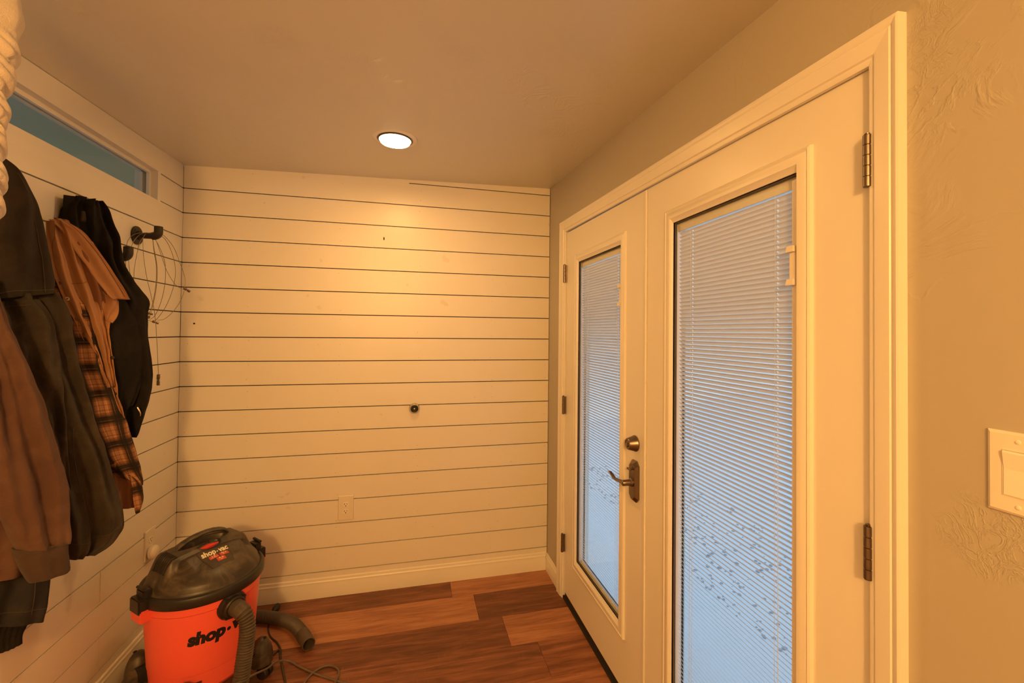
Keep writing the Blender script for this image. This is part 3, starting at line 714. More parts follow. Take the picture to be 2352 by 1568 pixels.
# ================================================================== PIPE HOOKS AND WIRE
def pipe_hook(yv, z, label, proj=0.085, up=0.035):
    e = empty('pipe_hook', (0, yv, z), label, 'coat hook', 'black iron pipe hooks')
    fl = MB().lathe([(0.0, 0.0), (0.040, 0.0), (0.041, 0.002), (0.040, 0.006), (0.020, 0.008), (0.018, 0.018), (0.014, 0.020), (0.0, 0.020)], (0.001, yv, z), (1, 0, 0), 32).build('flange', 'iron', e, smooth=35)
    for k in range(4):
        a = PI/4+k*PI/2; MB().lathe([(0.0, 0.0095), (0.003, 0.009), (0.0042, 0.006)], (0.001, yv+0.029*math.cos(a), z+0.029*math.sin(a)), (1, 0, 0), 10).build('screw', 'iron', fl, smooth=40)
    path = [(0.015, yv, z), (proj-0.028, yv, z)]+[(proj-0.02+0.02*math.sin(t*PI/12), yv, z+0.02-0.02*math.cos(t*PI/12)) for t in range(0, 7)]+[(proj, yv, z+0.02+up*0.6)]
    MB().tube(path, 0.0125, 16).build('pipe', 'iron', e, smooth=40)
    path = [(proj-0.022, yv, z), (proj-0.02, yv, z)]+[(proj-0.02+0.02*math.sin(t*PI/12), yv, z+0.02-0.02*math.cos(t*PI/12)) for t in range(0, 7)]+[(proj, yv, z+0.026)]
    MB().tube(path, 0.0165, 16).build('elbow', 'iron', e, smooth=40)
    MB().lathe([(0.0, 0.0), (0.0165, 0.0), (0.0165, up*0.55), (0.0150, up*0.58), (0.0, up*0.58)], (proj, yv, z+0.025), (0, 0, 1), 20).build('end_cap', 'iron', e, smooth=35)
    return e
pipe_hook(-0.400, 1.920, 'black iron pipe hook holding the wire loops')
pipe_hook(-0.575, 1.795, 'black iron pipe hook half hidden by the black jacket, below the wire hook', 0.066)
pipe_hook(-0.800, 1.885, 'black iron pipe hook hidden under the black jacket', 0.050, 0.02)
pipe_hook(-1.205, 1.590, 'black iron pipe hook hidden under the brown jacket', 0.062, 0.015)
def wire(name, paths, label, r=0.0011, ends=()):
    e = empty(name, paths[0][0], label, 'wire snare', 'wire snares on the hook')
    for p in paths: MB().tube(catmull(p, 8), r, 6).build('wire_loop', 'wire', e, smooth=60)
    for (c, d, L, rr) in ends:
        D = Vector(d).normalized(); c = Vector(c)
        MB().lathe([(0.0, 0), (rr*0.8, 0), (rr, L*0.15), (rr, L*0.4), (rr*0.55, L*0.45), (rr*0.55, L*0.6), (rr*0.9, L*0.65), (rr*0.9, L), (0, L)], c, D, 10).build('ferrule', 'brass', e, smooth=30)
    return e
H0 = 1.934
wire('wire_snare', [[(0.052, -0.4005, H0), (0.078, -0.378, 1.943), (0.106, -0.33, 1.898), (0.124, -0.301, 1.826), (0.139, -0.278, 1.747), (0.138, -0.279, 1.694)],
                    [(0.052, -0.400, H0), (0.070, -0.389, 1.905), (0.082, -0.369, 1.843), (0.097, -0.344, 1.767), (0.118, -0.311, 1.711), (0.139, -0.279, 1.694)],
                    [(0.137, -0.28, 1.688), (0.129, -0.293, 1.641), (0.112, -0.32, 1.588), (0.093, -0.351, 1.552), (0.077, -0.376, 1.545)]],
     'thin wire loop reaching furthest towards the end wall, dark ferrule at its side', ends=[((0.136, -0.282, 1.702), (0.5, 0.6, -0.45), 0.03, 0.0065)])
wire('wire_snare', [[(0.048, -0.403, H0), (0.086, -0.363, 1.924), (0.106, -0.33, 1.861), (0.115, -0.315, 1.782), (0.111, -0.322, 1.7), (0.097, -0.345, 1.617), (0.08, -0.372, 1.561), (0.068, -0.391, 1.535)],
                    [(0.044, -0.403, H0), (0.037, -0.441, 1.886), (0.03, -0.452, 1.817), (0.026, -0.458, 1.74), (0.03, -0.455, 1.627), (0.050, -0.42, 1.555), (0.068, -0.391, 1.537)]],
     'wide wire loop with brass ferrule at its bottom', ends=[((0.066, -0.394, 1.540), (0.6, 0.5, -0.3), 0.024, 0.006), ((0.050, -0.415, 1.560), (-0.5, -0.5, -0.5), 0.02, 0.005)])
wire('wire_snare', [[(0.056, -0.398, H0), (0.077, -0.377, 1.881), (0.09, -0.356, 1.816), (0.093, -0.352, 1.736), (0.086, -0.362, 1.645), (0.073, -0.383, 1.571), (0.060, -0.400, 1.548)],
                    [(0.060, -0.402, H0), (0.067, -0.392, 1.858), (0.074, -0.382, 1.781), (0.073, -0.383, 1.692), (0.066, -0.395, 1.603), (0.058, -0.405, 1.548)],
                    [(0.0615, -0.402, H0), (0.066, -0.394, 1.858), (0.0725, -0.3845, 1.781), (0.0712, -0.3855, 1.692), (0.064, -0.398, 1.603), (0.052, -0.41, 1.555)]],
     'narrow bundled wire loop in the middle of the hook', ends=[((0.060, -0.401, 1.560), (-0.6, -0.4, -0.3), 0.022, 0.0055), ((0.055, -0.408, 1.575), (0.6, 0.5, -0.2), 0.018, 0.005)])
wire('wire_snare', [[(0.040, -0.405, H0), (0.042, -0.430, 1.90), (0.045, -0.428, 1.821), (0.053, -0.415, 1.727), (0.065, -0.396, 1.632), (0.073, -0.384, 1.545), (0.078, -0.375, 1.417), (0.082, -0.369, 1.299)]],
     'single straight wire hanging lowest with a coiled end', ends=[((0.082, -0.369, 1.300), (0, 0, -1), 0.05, 0.0065)])
mbw = MB(); mbw.tube([(0.082+0.0068*math.cos(t*0.9), -0.369+0.0068*math.sin(t*0.9), 1.298-t*0.0011) for t in range(44)], 0.0012, 5)
mbw.build('coil', 'wire', bpy.data.objects['wire_snare.003'], smooth=60)
wire('wire_snare', [[(0.046, -0.400, H0), (0.028, -0.452, 1.918), (0.014, -0.480, 1.885), (0.012, -0.492, 1.826), (0.018, -0.495, 1.74), (0.03, -0.48, 1.64)],
                    [(0.034, -0.400, H0), (0.030, -0.440, 1.912), (0.022, -0.466, 1.87), (0.016, -0.478, 1.80), (0.03, -0.47, 1.66)]],
     'wire loop spreading towards the black jacket')

# ================================================================== GARMENTS
def loft(name, mat, parent, plane, rows, thick=0.07, bulge=0.03, folds=(), seed=0, nx=34, sub=5, wob=0.006, fine=0.0045, edge=2.6, cap=True, label=None, uvs=False, mat2=None):
    """closed cloth volume. rows: (u_left, z_left, u_right, z_right) in a vertical plane through (0, y0) turned by phi;
       the near side bulges and is creased by folds (amp, count, slant, phase, sharp)"""
    y0, phi = plane; phi *= RAD; c, s_ = math.cos(phi), math.sin(phi)
    rr = catmull([(r[0], r[1], 0) for r in rows], sub); r2 = catmull([(r[2], r[3], 0) for r in rows], sub)
    nv = len(rr); vs = []; uv = []
    ring = 2*nx-2
    for j in range(nv):
        v = j/(nv-1); L = rr[j]; Rr = r2[j]; wd = max(0.01, (Rr-L).length)
        for q in range(ring):
            front = q < nx
            s = q/(nx-1) if front else 1-(q-nx+1)/(nx-1)
            e = max(0.0, 1-abs(2*s-1)**edge)
            u = L.x+(Rr.x-L.x)*s; z = L.y+(Rr.y-L.y)*s
            nz = noise.noise(Vector((u*9+seed*7.3, z*6, 1.7*seed)))
            if front:
                off = bulge*e**0.6*min(1, wd/0.12)
                for amp, cnt, slant, ph, sharp in folds:
                    w = math.sin((s*cnt+v*slant+ph+0.25*nz)*2*PI)
                    w = math.copysign(abs(w)**sharp, w)
                    off += amp*w*min(1, e*1.6)
                off += wob*nz*3*e+fine*noise.noise(Vector((u*38, z*30, seed)))*e
            else:
                off = -thick*e**0.5*min(1, wd/0.10)
            u += 0.0035*noise.noise(Vector((z*22, seed*3.1, s*2)))
            x = u*c+off*s_; yv = y0+u*s_-off*c
            vs.append((max(x, 0.006), yv, z)); uv.append((s*wd*1.05+off*0.6, z))
    fs = [(j*ring+q, j*ring+(q+1) % ring, (j+1)*ring+(q+1) % ring, (j+1)*ring+q) for j in range(nv-1) for q in range(ring)]
    if cap: fs += [tuple(range(ring)), tuple(range((nv-1)*ring, nv*ring))[::-1]]
    mb = MB(); mb.add(vs, fs); mb.uv = uv
    o = mb.build(name, mat, parent, smooth=75, label=label)
    o['_r'] = 0; del o['_r']
    return o
def pt(plane, u, z, off=0.0):
    y0, phi = plane; phi *= RAD
    return (max(0.008, u*math.cos(phi)+off*math.sin(phi)), y0+u*math.sin(phi)-off*math.cos(phi), z)
def seamline(parent, plane, pts, off, r=0.0011, mat='seam'):
    P = catmull([pt(plane, u, z, off if not isinstance(off, (list, tuple)) else off[i]) for i, (u, z) in enumerate(pts)], 6)
    return MB().tube(P, r, 5).build('seam', mat, parent, smooth=60)
def snap_seam(parent, target, plane, uzs, r=0.0010, mat='seam', lift=0.0008, name='seam'):
    """lay a thread on the near face of a loft by casting rays onto it"""
    y0, phi = plane; phi *= RAD; N = Vector((math.sin(phi), -math.cos(phi), 0)); out = []
    org = WL[target.name]
    for P in catmull([(u, z, 0) for u, z in uzs], 8):
        base = Vector((P.x*math.cos(phi), y0+P.x*math.sin(phi), P.y))
        ok, loc, nr, _ = target.ray_cast(base+N*0.4-org, -N)
        if ok and (loc+org-base).dot(N) > -0.03: out.append(loc+org+N*lift)
    if len(out) > 3: return MB().tube(out, r, 5).build(name, mat, parent, smooth=60)
def button(parent, target, plane, u, z, mat='tan_seam', r=0.0058):
    y0, phi = plane; ph = phi*RAD; N = Vector((math.sin(ph), -math.cos(ph), 0)); org = WL[target.name]
    base = Vector((u*math.cos(ph), y0+u*math.sin(ph), z)); ok, loc, nr, _ = target.ray_cast(base+N*0.4-org, -N)
    if ok:
        c = loc+org; MB().lathe([(r*1.0, -0.001), (r, 0.0015), (r*0.8, 0.0028), (r*0.7, 0.002), (0, 0.002)], c, nr, 14).build('button', mat, parent, smooth=40)
bpy.context.view_layer.update()

# --- black jacket
PL = (-0.86, 55)
J = empty('black_jacket', (0.06, -0.80, 1.93), 'black jacket hanging nearest the wire loops', 'jacket', 'coats on the wall hooks')
R_ = [(0.046, 1.962, 0.132, 1.976), (0.019, 1.917, 0.151, 1.949), (0.014, 1.87, 0.169, 1.899), (0.01, 1.794, 0.189, 1.854), (0.011, 1.734, 0.2, 1.777), (0.012, 1.66, 0.232, 1.701), (0.019, 1.6, 0.264, 1.659), (0.026, 1.548, 0.29, 1.616), (0.032, 1.495, 0.287, 1.549), (0.039, 1.435, 0.29, 1.471), (0.052, 1.358, 0.308, 1.338), (0.065, 1.28, 0.304, 1.251), (0.091, 1.199, 0.284, 1.166), (0.123, 1.138, 0.269, 1.109), (0.155, 1.103, 0.256, 1.079)]
body = loft('jacket_body', 'black_cloth', J, PL, R_, 0.06, 0.022, [(0.018, 2.1, -0.9, 0.1, 0.8), (0.011, 3.7, 0.8, 0.4, 0.8)], 1, nx=44)
loft('sleeve', 'black_cloth', J, (-0.90, 55), [(0.10, 1.60, 0.20, 1.66), (0.12, 1.50, 0.262, 1.56), (0.15, 1.40, 0.290, 1.46), (0.19, 1.32, 0.300, 1.36), (0.21, 1.24, 0.285, 1.27), (0.215, 1.19, 0.265, 1.21)], 0.04, 0.014, [(0.006, 1.6, 1.2, 0.3, 1)], 2, nx=24)
for k, (u0, z0, u1, z1) in enumerate(((0.055, 1.965, 0.085, 1.70), (0.085, 1.972, 0.125, 1.72), (0.120, 1.965, 0.165, 1.76))):
    loft('neck_fold', 'black_cloth', J, (-0.882, 55), [(u0-0.018, z0, u0+0.014, z0+0.004), (u0-0.016, z0-0.07, u0+0.02, z0-0.06), (u1-0.02, z1+0.06, u1+0.012, z1+0.07), (u1-0.01, z1, u1+0.008, z1+0.01)], 0.02, 0.016, (), 3+k, nx=14)
MB().tube(catmull([pt((-0.90, 55), 0.262, 1.205, 0.03), pt((-0.90, 55), 0.268, 1.185, 0.036), pt((-0.90, 55), 0.272, 1.17, 0.03)], 5), 0.0025, 6).build('zip_pull', 'nickel', J, smooth=50)

# --- tan work jacket with plaid lining
J = empty('tan_work_jacket', (0.07, -0.93, 1.80), 'tan canvas work jacket with orange and black plaid lining', 'jacket', 'coats on the wall hooks')
PT = (-0.985, 55)
loft('right_front', 'tan_cloth', J, PT, [(0.104, 1.847, 0.179, 1.803), (0.121, 1.791, 0.211, 1.746), (0.14, 1.72, 0.236, 1.671), (0.159, 1.647, 0.25, 1.6), (0.172, 1.588, 0.245, 1.557), (0.185, 1.519, 0.23, 1.516), (0.199, 1.435, 0.238, 1.434), (0.213, 1.357, 0.248, 1.357), (0.226, 1.293, 0.259, 1.281), (0.24, 1.252, 0.268, 1.224), (0.258, 1.21, 0.282, 1.17)], 0.03, 0.012, [(0.006, 2.2, 0.3, 0.1, 0.8)], 11)
rf = bpy.data.objects['right_front']
lining = loft('plaid_lining', 'plaid', J, (-0.975, 55), [(0.058, 1.667, 0.148, 1.617), (0.071, 1.582, 0.188, 1.527), (0.083, 1.496, 0.209, 1.434), (0.101, 1.394, 0.226, 1.331), (0.119, 1.319, 0.251, 1.265), (0.138, 1.242, 0.276, 1.189), (0.156, 1.164, 0.298, 1.111), (0.175, 1.099, 0.316, 1.046), (0.201, 1.04, 0.331, 0.977), (0.227, 1.001, 0.34, 0.93), (0.244, 0.976, 0.342, 0.903)], 0.03, 0.016, [(0.006, 1.6, -0.5, 0.2, 0.9)], 12, label='orange and black plaid flannel lining')
PLF = (-1.003, 55)
lf = loft('left_front', 'tan_cloth', J, PLF, [(0.066, 1.853, 0.112, 1.862), (0.069, 1.799, 0.135, 1.821), (0.078, 1.737, 0.159, 1.758), (0.092, 1.668, 0.178, 1.693), (0.112, 1.605, 0.2, 1.619), (0.141, 1.533, 0.218, 1.551), (0.171, 1.459, 0.234, 1.473), (0.196, 1.397, 0.244, 1.41), (0.212, 1.35, 0.252, 1.355), (0.233, 1.294, 0.261, 1.299)], 0.016, 0.012, [(0.009, 2.4, 0.2, 0.55, 0.7), (0.004, 4.5, 0.6, 0.2, 0.8)], 13)
PC = (-1.025, 55)
col = loft('collar', 'tan_cloth', J, PC, [(0.086, 1.856, 0.116, 1.867), (0.12, 1.824, 0.168, 1.84), (0.15, 1.772, 0.202, 1.799), (0.18, 1.725, 0.233, 1.751), (0.21, 1.676, 0.267, 1.698), (0.238, 1.637, 0.293, 1.653), (0.256, 1.617, 0.308, 1.623), (0.266, 1.611, 0.313, 1.614)], 0.008, 0.007, [(0.003, 1.5, 0.4, 0.2, 1)], 14, fine=0.001, label='pointed turned-out collar')
loft('inner_band', 'tan_dark', J, (-0.997, 55), [(0.082, 1.868, 0.120, 1.868), (0.10, 1.835, 0.140, 1.83), (0.125, 1.78, 0.172, 1.78), (0.152, 1.70, 0.200, 1.70), (0.18, 1.62, 0.222, 1.625), (0.20, 1.57, 0.228, 1.575)], 0.008, 0.006, [(0.003, 1.5, 0.4, 0.2, 1)], 15)
loft('shoulder_flap', 'tan_cloth', J, (-0.995, 55), [(0.205, 1.64, 0.262, 1.605), (0.212, 1.60, 0.263, 1.575), (0.216, 1.565, 0.255, 1.545), (0.222, 1.535, 0.245, 1.525)], 0.012, 0.01, [(0.005, 1.4, 1.0, 0.2, 1)], 16)
loft('lower_hem', 'tan_dark', J, (-0.975, 55), [(0.233, 1.011, 0.309, 0.945), (0.249, 0.955, 0.312, 0.911), (0.261, 0.896, 0.313, 0.87), (0.27, 0.835, 0.314, 0.827)], 0.02, 0.006, [(0.004, 1.4, 0.3, 0.2, 1)], 17)
loft('turned_hem', 'plaid', J, (-1.0, 55), [(0.252, 1.025, 0.313, 0.984), (0.258, 0.998, 0.334, 0.948), (0.306, 0.965, 0.353, 0.902), (0.320, 0.893, 0.357, 0.864), (0.325, 0.842, 0.352, 0.832), (0.333, 0.807, 0.344, 0.806)], 0.012, 0.008, [(0.003, 1.2, 0.3, 0.2, 1)], 18, label='folded plaid corner of the hem')
bpy.context.view_layer.update()
button(J, lf, PLF, 0.105, 1.655); button(J, lf, PLF, 0.168, 1.487); button(J, lf, PLF, 0.207, 1.385, r=0.006)
button(J, rf, PT, 0.252, 1.268, 'rubber', 0.006); button(J, rf, PT, 0.24, 1.40, 'rubber', 0.006)
snap_seam(J, col, PC, [(0.119, 1.862), (0.160, 1.835), (0.212, 1.771), (0.256, 1.698), (0.299, 1.622)], 0.0009, 'tan_seam')
snap_seam(J, col, PC, [(0.272, 1.614), (0.285, 1.614), (0.303, 1.617)], 0.0009, 'tan_seam')
snap_seam(J, lf, PLF, [(0.080, 1.845), (0.085, 1.76), (0.108, 1.65), (0.150, 1.54), (0.200, 1.42), (0.236, 1.31)], 0.0009, 'tan_seam')
snap_seam(J, lf, PLF, [(0.130, 1.655), (0.155, 1.66), (0.178, 1.668)], 0.0010, 'tan_seam')
snap_seam(J, rf, PT, [(0.165, 1.65), (0.19, 1.55), (0.21, 1.44), (0.225, 1.35)], 0.0009, 'tan_seam')

# --- charcoal duck jacket with hood
J = empty('charcoal_work_jacket', (0.07, -1.08, 1.90), 'charcoal brown canvas work jacket with hood, in front of the tan one', 'jacket', 'coats on the wall hooks')
PB = (-1.15, 55)
bd = loft('jacket_body', 'dark_duck', J, PB, [(0.021, 1.593, 0.181, 1.622), (0.018, 1.52, 0.214, 1.564), (0.023, 1.447, 0.226, 1.483), (0.033, 1.385, 0.241, 1.397), (0.059, 1.32, 0.256, 1.325), (0.086, 1.253, 0.276, 1.25), (0.11, 1.185, 0.296, 1.166), (0.139, 1.099, 0.321, 1.08), (0.165, 1.012, 0.343, 0.984), (0.181, 0.926, 0.368, 0.885), (0.193, 0.853, 0.375, 0.813), (0.207, 0.795, 0.35, 0.774), (0.22, 0.764, 0.293, 0.755)], 0.075, 0.028, [(0.018, 2.0, -0.7, 0.35, 0.9), (0.008, 4.2, 0.5, 0.1, 0.9)], 21, nx=46)
PH = (-1.178, 55)
hd = loft('hood', 'dark_hood', J, PH, [(0.046, 1.973, 0.084, 1.992), (0.027, 1.937, 0.11, 1.97), (0.02, 1.881, 0.134, 1.926), (0.017, 1.807, 0.156, 1.866), (0.019, 1.735, 0.17, 1.802), (0.024, 1.664, 0.184, 1.724), (0.029, 1.61, 0.194, 1.644), (0.034, 1.58, 0.195, 1.614)], 0.06, 0.03, [(0.009, 1.3, 0.8, 0.1, 0.9), (0.004, 2.8, 1.4, 0.5, 1)], 22, nx=40)
PS = (-1.205, 55)
sl = loft('sleeve', 'dark_duck', J, PS, [(0.061, 1.575, 0.176, 1.592), (0.066, 1.53, 0.205, 1.545), (0.079, 1.459, 0.222, 1.456), (0.097, 1.384, 0.230, 1.373), (0.124, 1.319, 0.238, 1.291), (0.150, 1.252, 0.246, 1.207), (0.172, 1.184, 0.252, 1.123), (0.196, 1.101, 0.258, 1.037), (0.206, 1.03, 0.262, 0.97)], 0.05, 0.020, [(0.014, 1.7, -0.9, 0.15, 0.9), (0.007, 3.4, 1.5, 0.3, 1)], 23, nx=34)
bpy.context.view_layer.update()
snap_seam(J, bd, PB, [(0.215, 1.19), (0.225, 1.10), (0.245, 1.0), (0.262, 0.90), (0.270, 0.80), (0.274, 0.765)], 0.0012)
snap_seam(J, bd, PB, [(0.205, 0.83), (0.26, 0.805), (0.32, 0.812), (0.366, 0.835)], 0.0011)
snap_seam(J, hd, PH, [(0.100, 1.955), (0.120, 1.90), (0.140, 1.83), (0.152, 1.76), (0.160, 1.68), (0.163, 1.60)], 0.0011)
snap_seam(J, hd, PH, [(0.04, 1.59), (0.09, 1.610), (0.14, 1.617), (0.186, 1.624)], 0.0011)
snap_seam(J, sl, PS, [(0.075, 1.56), (0.11, 1.567), (0.15, 1.573)], 0.0011)
MB().lathe([(0.0045, 0), (0.006, 0.002), (0.0045, 0.004), (0.003, 0.002), (0.0045, 0)], pt(PB, 0.196, 1.598, 0.028), (0.8, -0.6, 0.1), 14).build('snap_ring', 'nickel', J, smooth=60)

# --- dark coat hanging low at the left
J = empty('dark_navy_coat', (0.06, -1.22, 1.30), 'dark faded coat whose hem shows below the brown jacket', 'jacket', 'coats on the wall hooks')
PN = (-1.215, 55)
nb = loft('coat_body', 'navy_cloth', J, PN, [(0.040, 1.30, 0.190, 1.28), (0.046, 1.10, 0.215, 1.05), (0.054, 0.932, 0.231, 0.855), (0.056, 0.862, 0.23, 0.776), (0.057, 0.803, 0.224, 0.726), (0.058, 0.744, 0.219, 0.666), (0.059, 0.692, 0.211, 0.616)], 0.05, 0.016, [(0.007, 2.4, 0.5, 0.2, 0.9)], 31)
loft('hem_band', 'black_cloth', J, (-1.205, 55), [(0.052, 0.70, 0.176, 0.637), (0.054, 0.636, 0.163, 0.607), (0.054, 0.595, 0.161, 0.577)], 0.03, 0.01, [(0.002, 9, 0, 0, 1)], 32)
bpy.context.view_layer.update()
snap_seam(J, nb, PN, [(0.07, 0.72), (0.14, 0.69), (0.216, 0.655)], 0.001)
snap_seam(J, nb, PN, [(0.190, 0.86), (0.185, 0.76), (0.178, 0.66)], 0.001)

# --- brown duck jacket, leftmost, one sleeve hanging in front
J = empty('brown_work_jacket', (0.10, -1.28, 1.62), 'faded reddish brown canvas work jacket with cuffed sleeve, furthest left', 'jacket', 'coats on the wall hooks')
loft('jacket_body', 'brown_duck', J, (-1.285, 55), [(0.072, 1.633, 0.134, 1.64), (0.076, 1.45, 0.18, 1.447), (0.08, 1.221, 0.211, 1.193), (0.084, 0.993, 0.22, 0.951), (0.088, 0.821, 0.211, 0.801)], 0.045, 0.02, [(0.006, 2.0, 0.4, 0.3, 1)], 41)
PA = (-1.365, 55)
sv = loft('sleeve', 'brown_duck', J, PA, [(0.132, 1.597, 0.189, 1.6), (0.134, 1.507, 0.21, 1.526), (0.138, 1.451, 0.229, 1.472), (0.147, 1.394, 0.249, 1.417), (0.155, 1.337, 0.27, 1.354), (0.164, 1.267, 0.291, 1.282), (0.171, 1.197, 0.311, 1.19), (0.18, 1.126, 0.331, 1.108), (0.194, 1.052, 0.345, 1.039), (0.208, 0.988, 0.35, 0.972), (0.226, 0.934, 0.352, 0.906), (0.241, 0.889, 0.351, 0.864)], 0.05, 0.034, [(0.012, 1.5, -0.5, 0.3, 0.9), (0.007, 3.3, 0.4, 0.6, 1)], 42, nx=44)
cf = loft('cuff', 'brown_cuff', J, (-1.370, 55), [(0.237, 0.895, 0.353, 0.867), (0.247, 0.843, 0.356, 0.829), (0.269, 0.787, 0.359, 0.782)], 0.05, 0.034, [(0.003, 2.2, 0.2, 0.3, 1)], 43, nx=34, label='stitched sleeve cuff')
for k, (u, z0, z1) in enumerate(((0.288, 0.885, 0.955), (0.318, 0.878, 0.97))):
    loft('cuff_pleat', 'brown_duck', J, (-1.374, 55), [(u-0.007, z1, u+0.004, z1), (u-0.010, (z0+z1)/2, u+0.008, (z0+z1)/2), (u-0.012, z0, u+0.010, z0)], 0.015, 0.034, (), 44+k, nx=10)
bpy.context.view_layer.update()
snap_seam(J, cf, (-1.370, 55), [(0.274, 0.797), (0.31, 0.796), (0.355, 0.792)], 0.0009)
snap_seam(J, cf, (-1.370, 55), [(0.243, 0.886), (0.29, 0.879), (0.351, 0.861)], 0.0009)

# --- cream knit scarf hung from a ceiling hook at the left edge
SX, SY = 0.30, -1.55
J = empty('cream_knit_scarf', (SX, SY, 1.68), 'cream chunky knit scarf hanging at the left edge', 'scarf')
def scarf_rows():
    z = [2.30, 2.26, 2.20, 2.155, 2.125, 2.10, 2.08, 2.04, 1.99, 1.94, 1.88, 1.82, 1.76, 1.71, 1.675]
    return z
mb = MB(); nv = 420; ns = 96; vs = []
prof_r = [(2.31, 0.015), (2.29, 0.05), (2.24, 0.086), (2.19, 0.102), (2.155, 0.108), (2.125, 0.102), (2.105, 0.096), (2.07, 0.098), (2.03, 0.090), (1.99, 0.080), (1.93, 0.078), (1.87, 0.076), (1.80, 0.080), (1.75, 0.076), (1.71, 0.062), (1.68, 0.030), (1.668, 0.006)]
def scarf_r(z):
    for (z1, r1), (z2, r2) in zip(prof_r[:-1], prof_r[1:]):
        if z1 >= z >= z2:
            t = ss((z1-z)/(z1-z2)); return r1+(r2-r1)*t
    return 0.005
for j in range(nv):
    z = 2.31-(2.31-1.668)*j/(nv-1)
    for k in range(ns):
        a = 2*PI*k/ns; r = scarf_r(z)
        low = ss((2.13-z)/0.03)
        ridge = abs(math.sin((z*30+a*1.0)*1.0*PI/2*1.0))**0.6
        r = r*(1+0.06*noise.noise(Vector((math.cos(a)*2, math.sin(a)*2, z*8))))+low*(0.016*(ridge-0.6)+0.0075*(abs(math.sin(z*125+a*5))**0.7-0.5))
        vs.append((SX-0.022+r*math.cos(a), SY+r*0.58*math.sin(a), z))
fs = [(j*ns+k, j*ns+(k+1) % ns, (j+1)*ns+(k+1) % ns, (j+1)*ns+k) for j in range(nv-1) for k in range(ns)]+[tuple(range(ns)), tuple(range((nv-1)*ns, nv*ns))]
mb.add(vs, fs).build('knit_body', 'cream_knit', J, smooth=80)
zc_ = ceilz(SX, SY)
mb = MB().lathe([(0.0, 0), (0.018, 0.0), (0.018, -0.003), (0.004, -0.005), (0, -0.005)], (SX-0.022, SY, zc_-0.0005), (0, 0, 1), 20)
mb.tube([(SX-0.022, SY, zc_-0.003), (SX-0.022, SY, 2.30)], 0.003, 8); mb.build('ceiling_hook', 'iron', J, smooth=40)

# ================================================================== SHOP VACUUM
AX, AY = 0.352, -0.544
FA = -42*RAD                      # direction the front faces
fd = Vector((math.cos(FA), math.sin(FA), 0)); ud = Vector((-fd.y, fd.x, 0))    # ud: along the carry handle
V = empty('shop_vacuum', (AX, AY, 0), 'orange wet dry vacuum with dusty black lid on casters', 'vacuum cleaner')
O = (AX, AY, 0)
def vp(u, v, z): return Vector((AX, AY, 0))+ud*u+fd*v+Vector((0, 0, z))
ZR = 0.449
tank = MB().lathe([(0.0, 0.075), (0.150, 0.075), (0.168, 0.080), (0.178, 0.095), (0.1835, 0.150), (0.1840, 0.163), (0.1862, 0.165), (0.1870, 0.170), (0.2010, 0.375), (0.2030, 0.405), (0.2070, 0.410), (0.2085, ZR), (0.195, ZR+0.004), (0, ZR+0.004)], O, (0, 0, 1), 96).build('tank', 'orange', V, smooth=25, label='orange plastic tank')
rim = MB().lathe([(0.200, ZR-0.006), (0.2165, ZR-0.008), (0.2195, ZR-0.002), (0.2200, ZR+0.022), (0.2165, ZR+0.030), (0.2085, ZR+0.033), (0.198, ZR+0.030)], O, (0, 0, 1), 96).build('lid_rim', 'black_plastic', V, smooth=35)
RL = 0.2035
def lid_h(u, v):
    r = math.hypot(u, v); dome = 0.100*max(0.0, 1-(r/RL)**2.3)**0.62
    h = dome
    zr = 0.106+0.016*(1-(u/0.19)**2)
    m1 = ss((0.080-abs(v+0.022))/0.030)*ss((0.178-abs(u))/0.045)
    h = h+(max(zr, h)-h)*m1
    w = 0.135-0.42*max(0, v-0.05)
    hp = 0.114-0.68*(v-0.050)
    m2 = ss((w-abs(u))/0.028)*ss((v-0.035)/0.03)
    h = h+(max(hp, h, 0)-h)*m2
    # hollow under the handle
    q = ((u-0.003)/0.088)**2+((v+0.028)/0.034)**2
    h -= 0.062*ss((1.3-q)*1.3)
    # switch well
    q2 = (u/0.040)**2+((v-0.030)/0.019)**2
    h -= 0.008*ss((1.15-q2)*3)
    return max(0.0, h*ss((RL-r)/0.012+0.02))
mb = MB(); nr, na = 56, 120; vs = [tuple(vp(0, 0, ZR+0.030+lid_h(0, 0)))]
for i in range(1, nr+1):
    r = RL*(i/nr)**0.9
    for k in range(na):
        a = 2*PI*k/na; u, v = r*math.cos(a), r*math.sin(a); vs.append(tuple(vp(u, v, ZR+0.030+lid_h(u, v))))
fs = [(0, 1+k, 1+(k+1) % na) for k in range(na)]+[(1+(i-1)*na+k, 1+i*na+k, 1+i*na+(k+1) % na, 1+(i-1)*na+(k+1) % na) for i in range(1, nr) for k in range(na)]
lid = mb.add(vs, fs).build('motor_lid', 'lid', V, smooth=50, label='dusty black motor lid')
# carry handle
P = catmull([vp(-0.118, -0.040, ZR+0.122), vp(-0.090, -0.042, ZR+0.149), vp(-0.045, -0.044, ZR+0.167), vp(0.005, -0.045, ZR+0.174), vp(0.055, -0.044, ZR+0.172), vp(0.096, -0.042, ZR+0.157), vp(0.116, -0.040, ZR+0.126)], 6)
vs = []; n = len(P)
for i, p in enumerate(P):
    d = (P[min(i+1, n-1)]-P[max(i-1, 0)]).normalized(); nrm = fd.cross(d).normalized() if True else None
    up = d.cross(fd); up = up if up.z > 0 else -up
    end = 1+0.5*(abs(i/(n-1)-0.5)*2)**4
    for k in range(14):
        a = 2*PI*k/14; vs.append(tuple(p+fd*0.0165*end*math.cos(a)+up*0.0085*math.sin(a)))
fs = [(i*14+k, i*14+(k+1) % 14, (i+1)*14+(k+1) % 14, (i+1)*14+k) for i in range(n-1) for k in range(14)]+[tuple(range(14)), tuple(range((n-1)*14, n*14))]
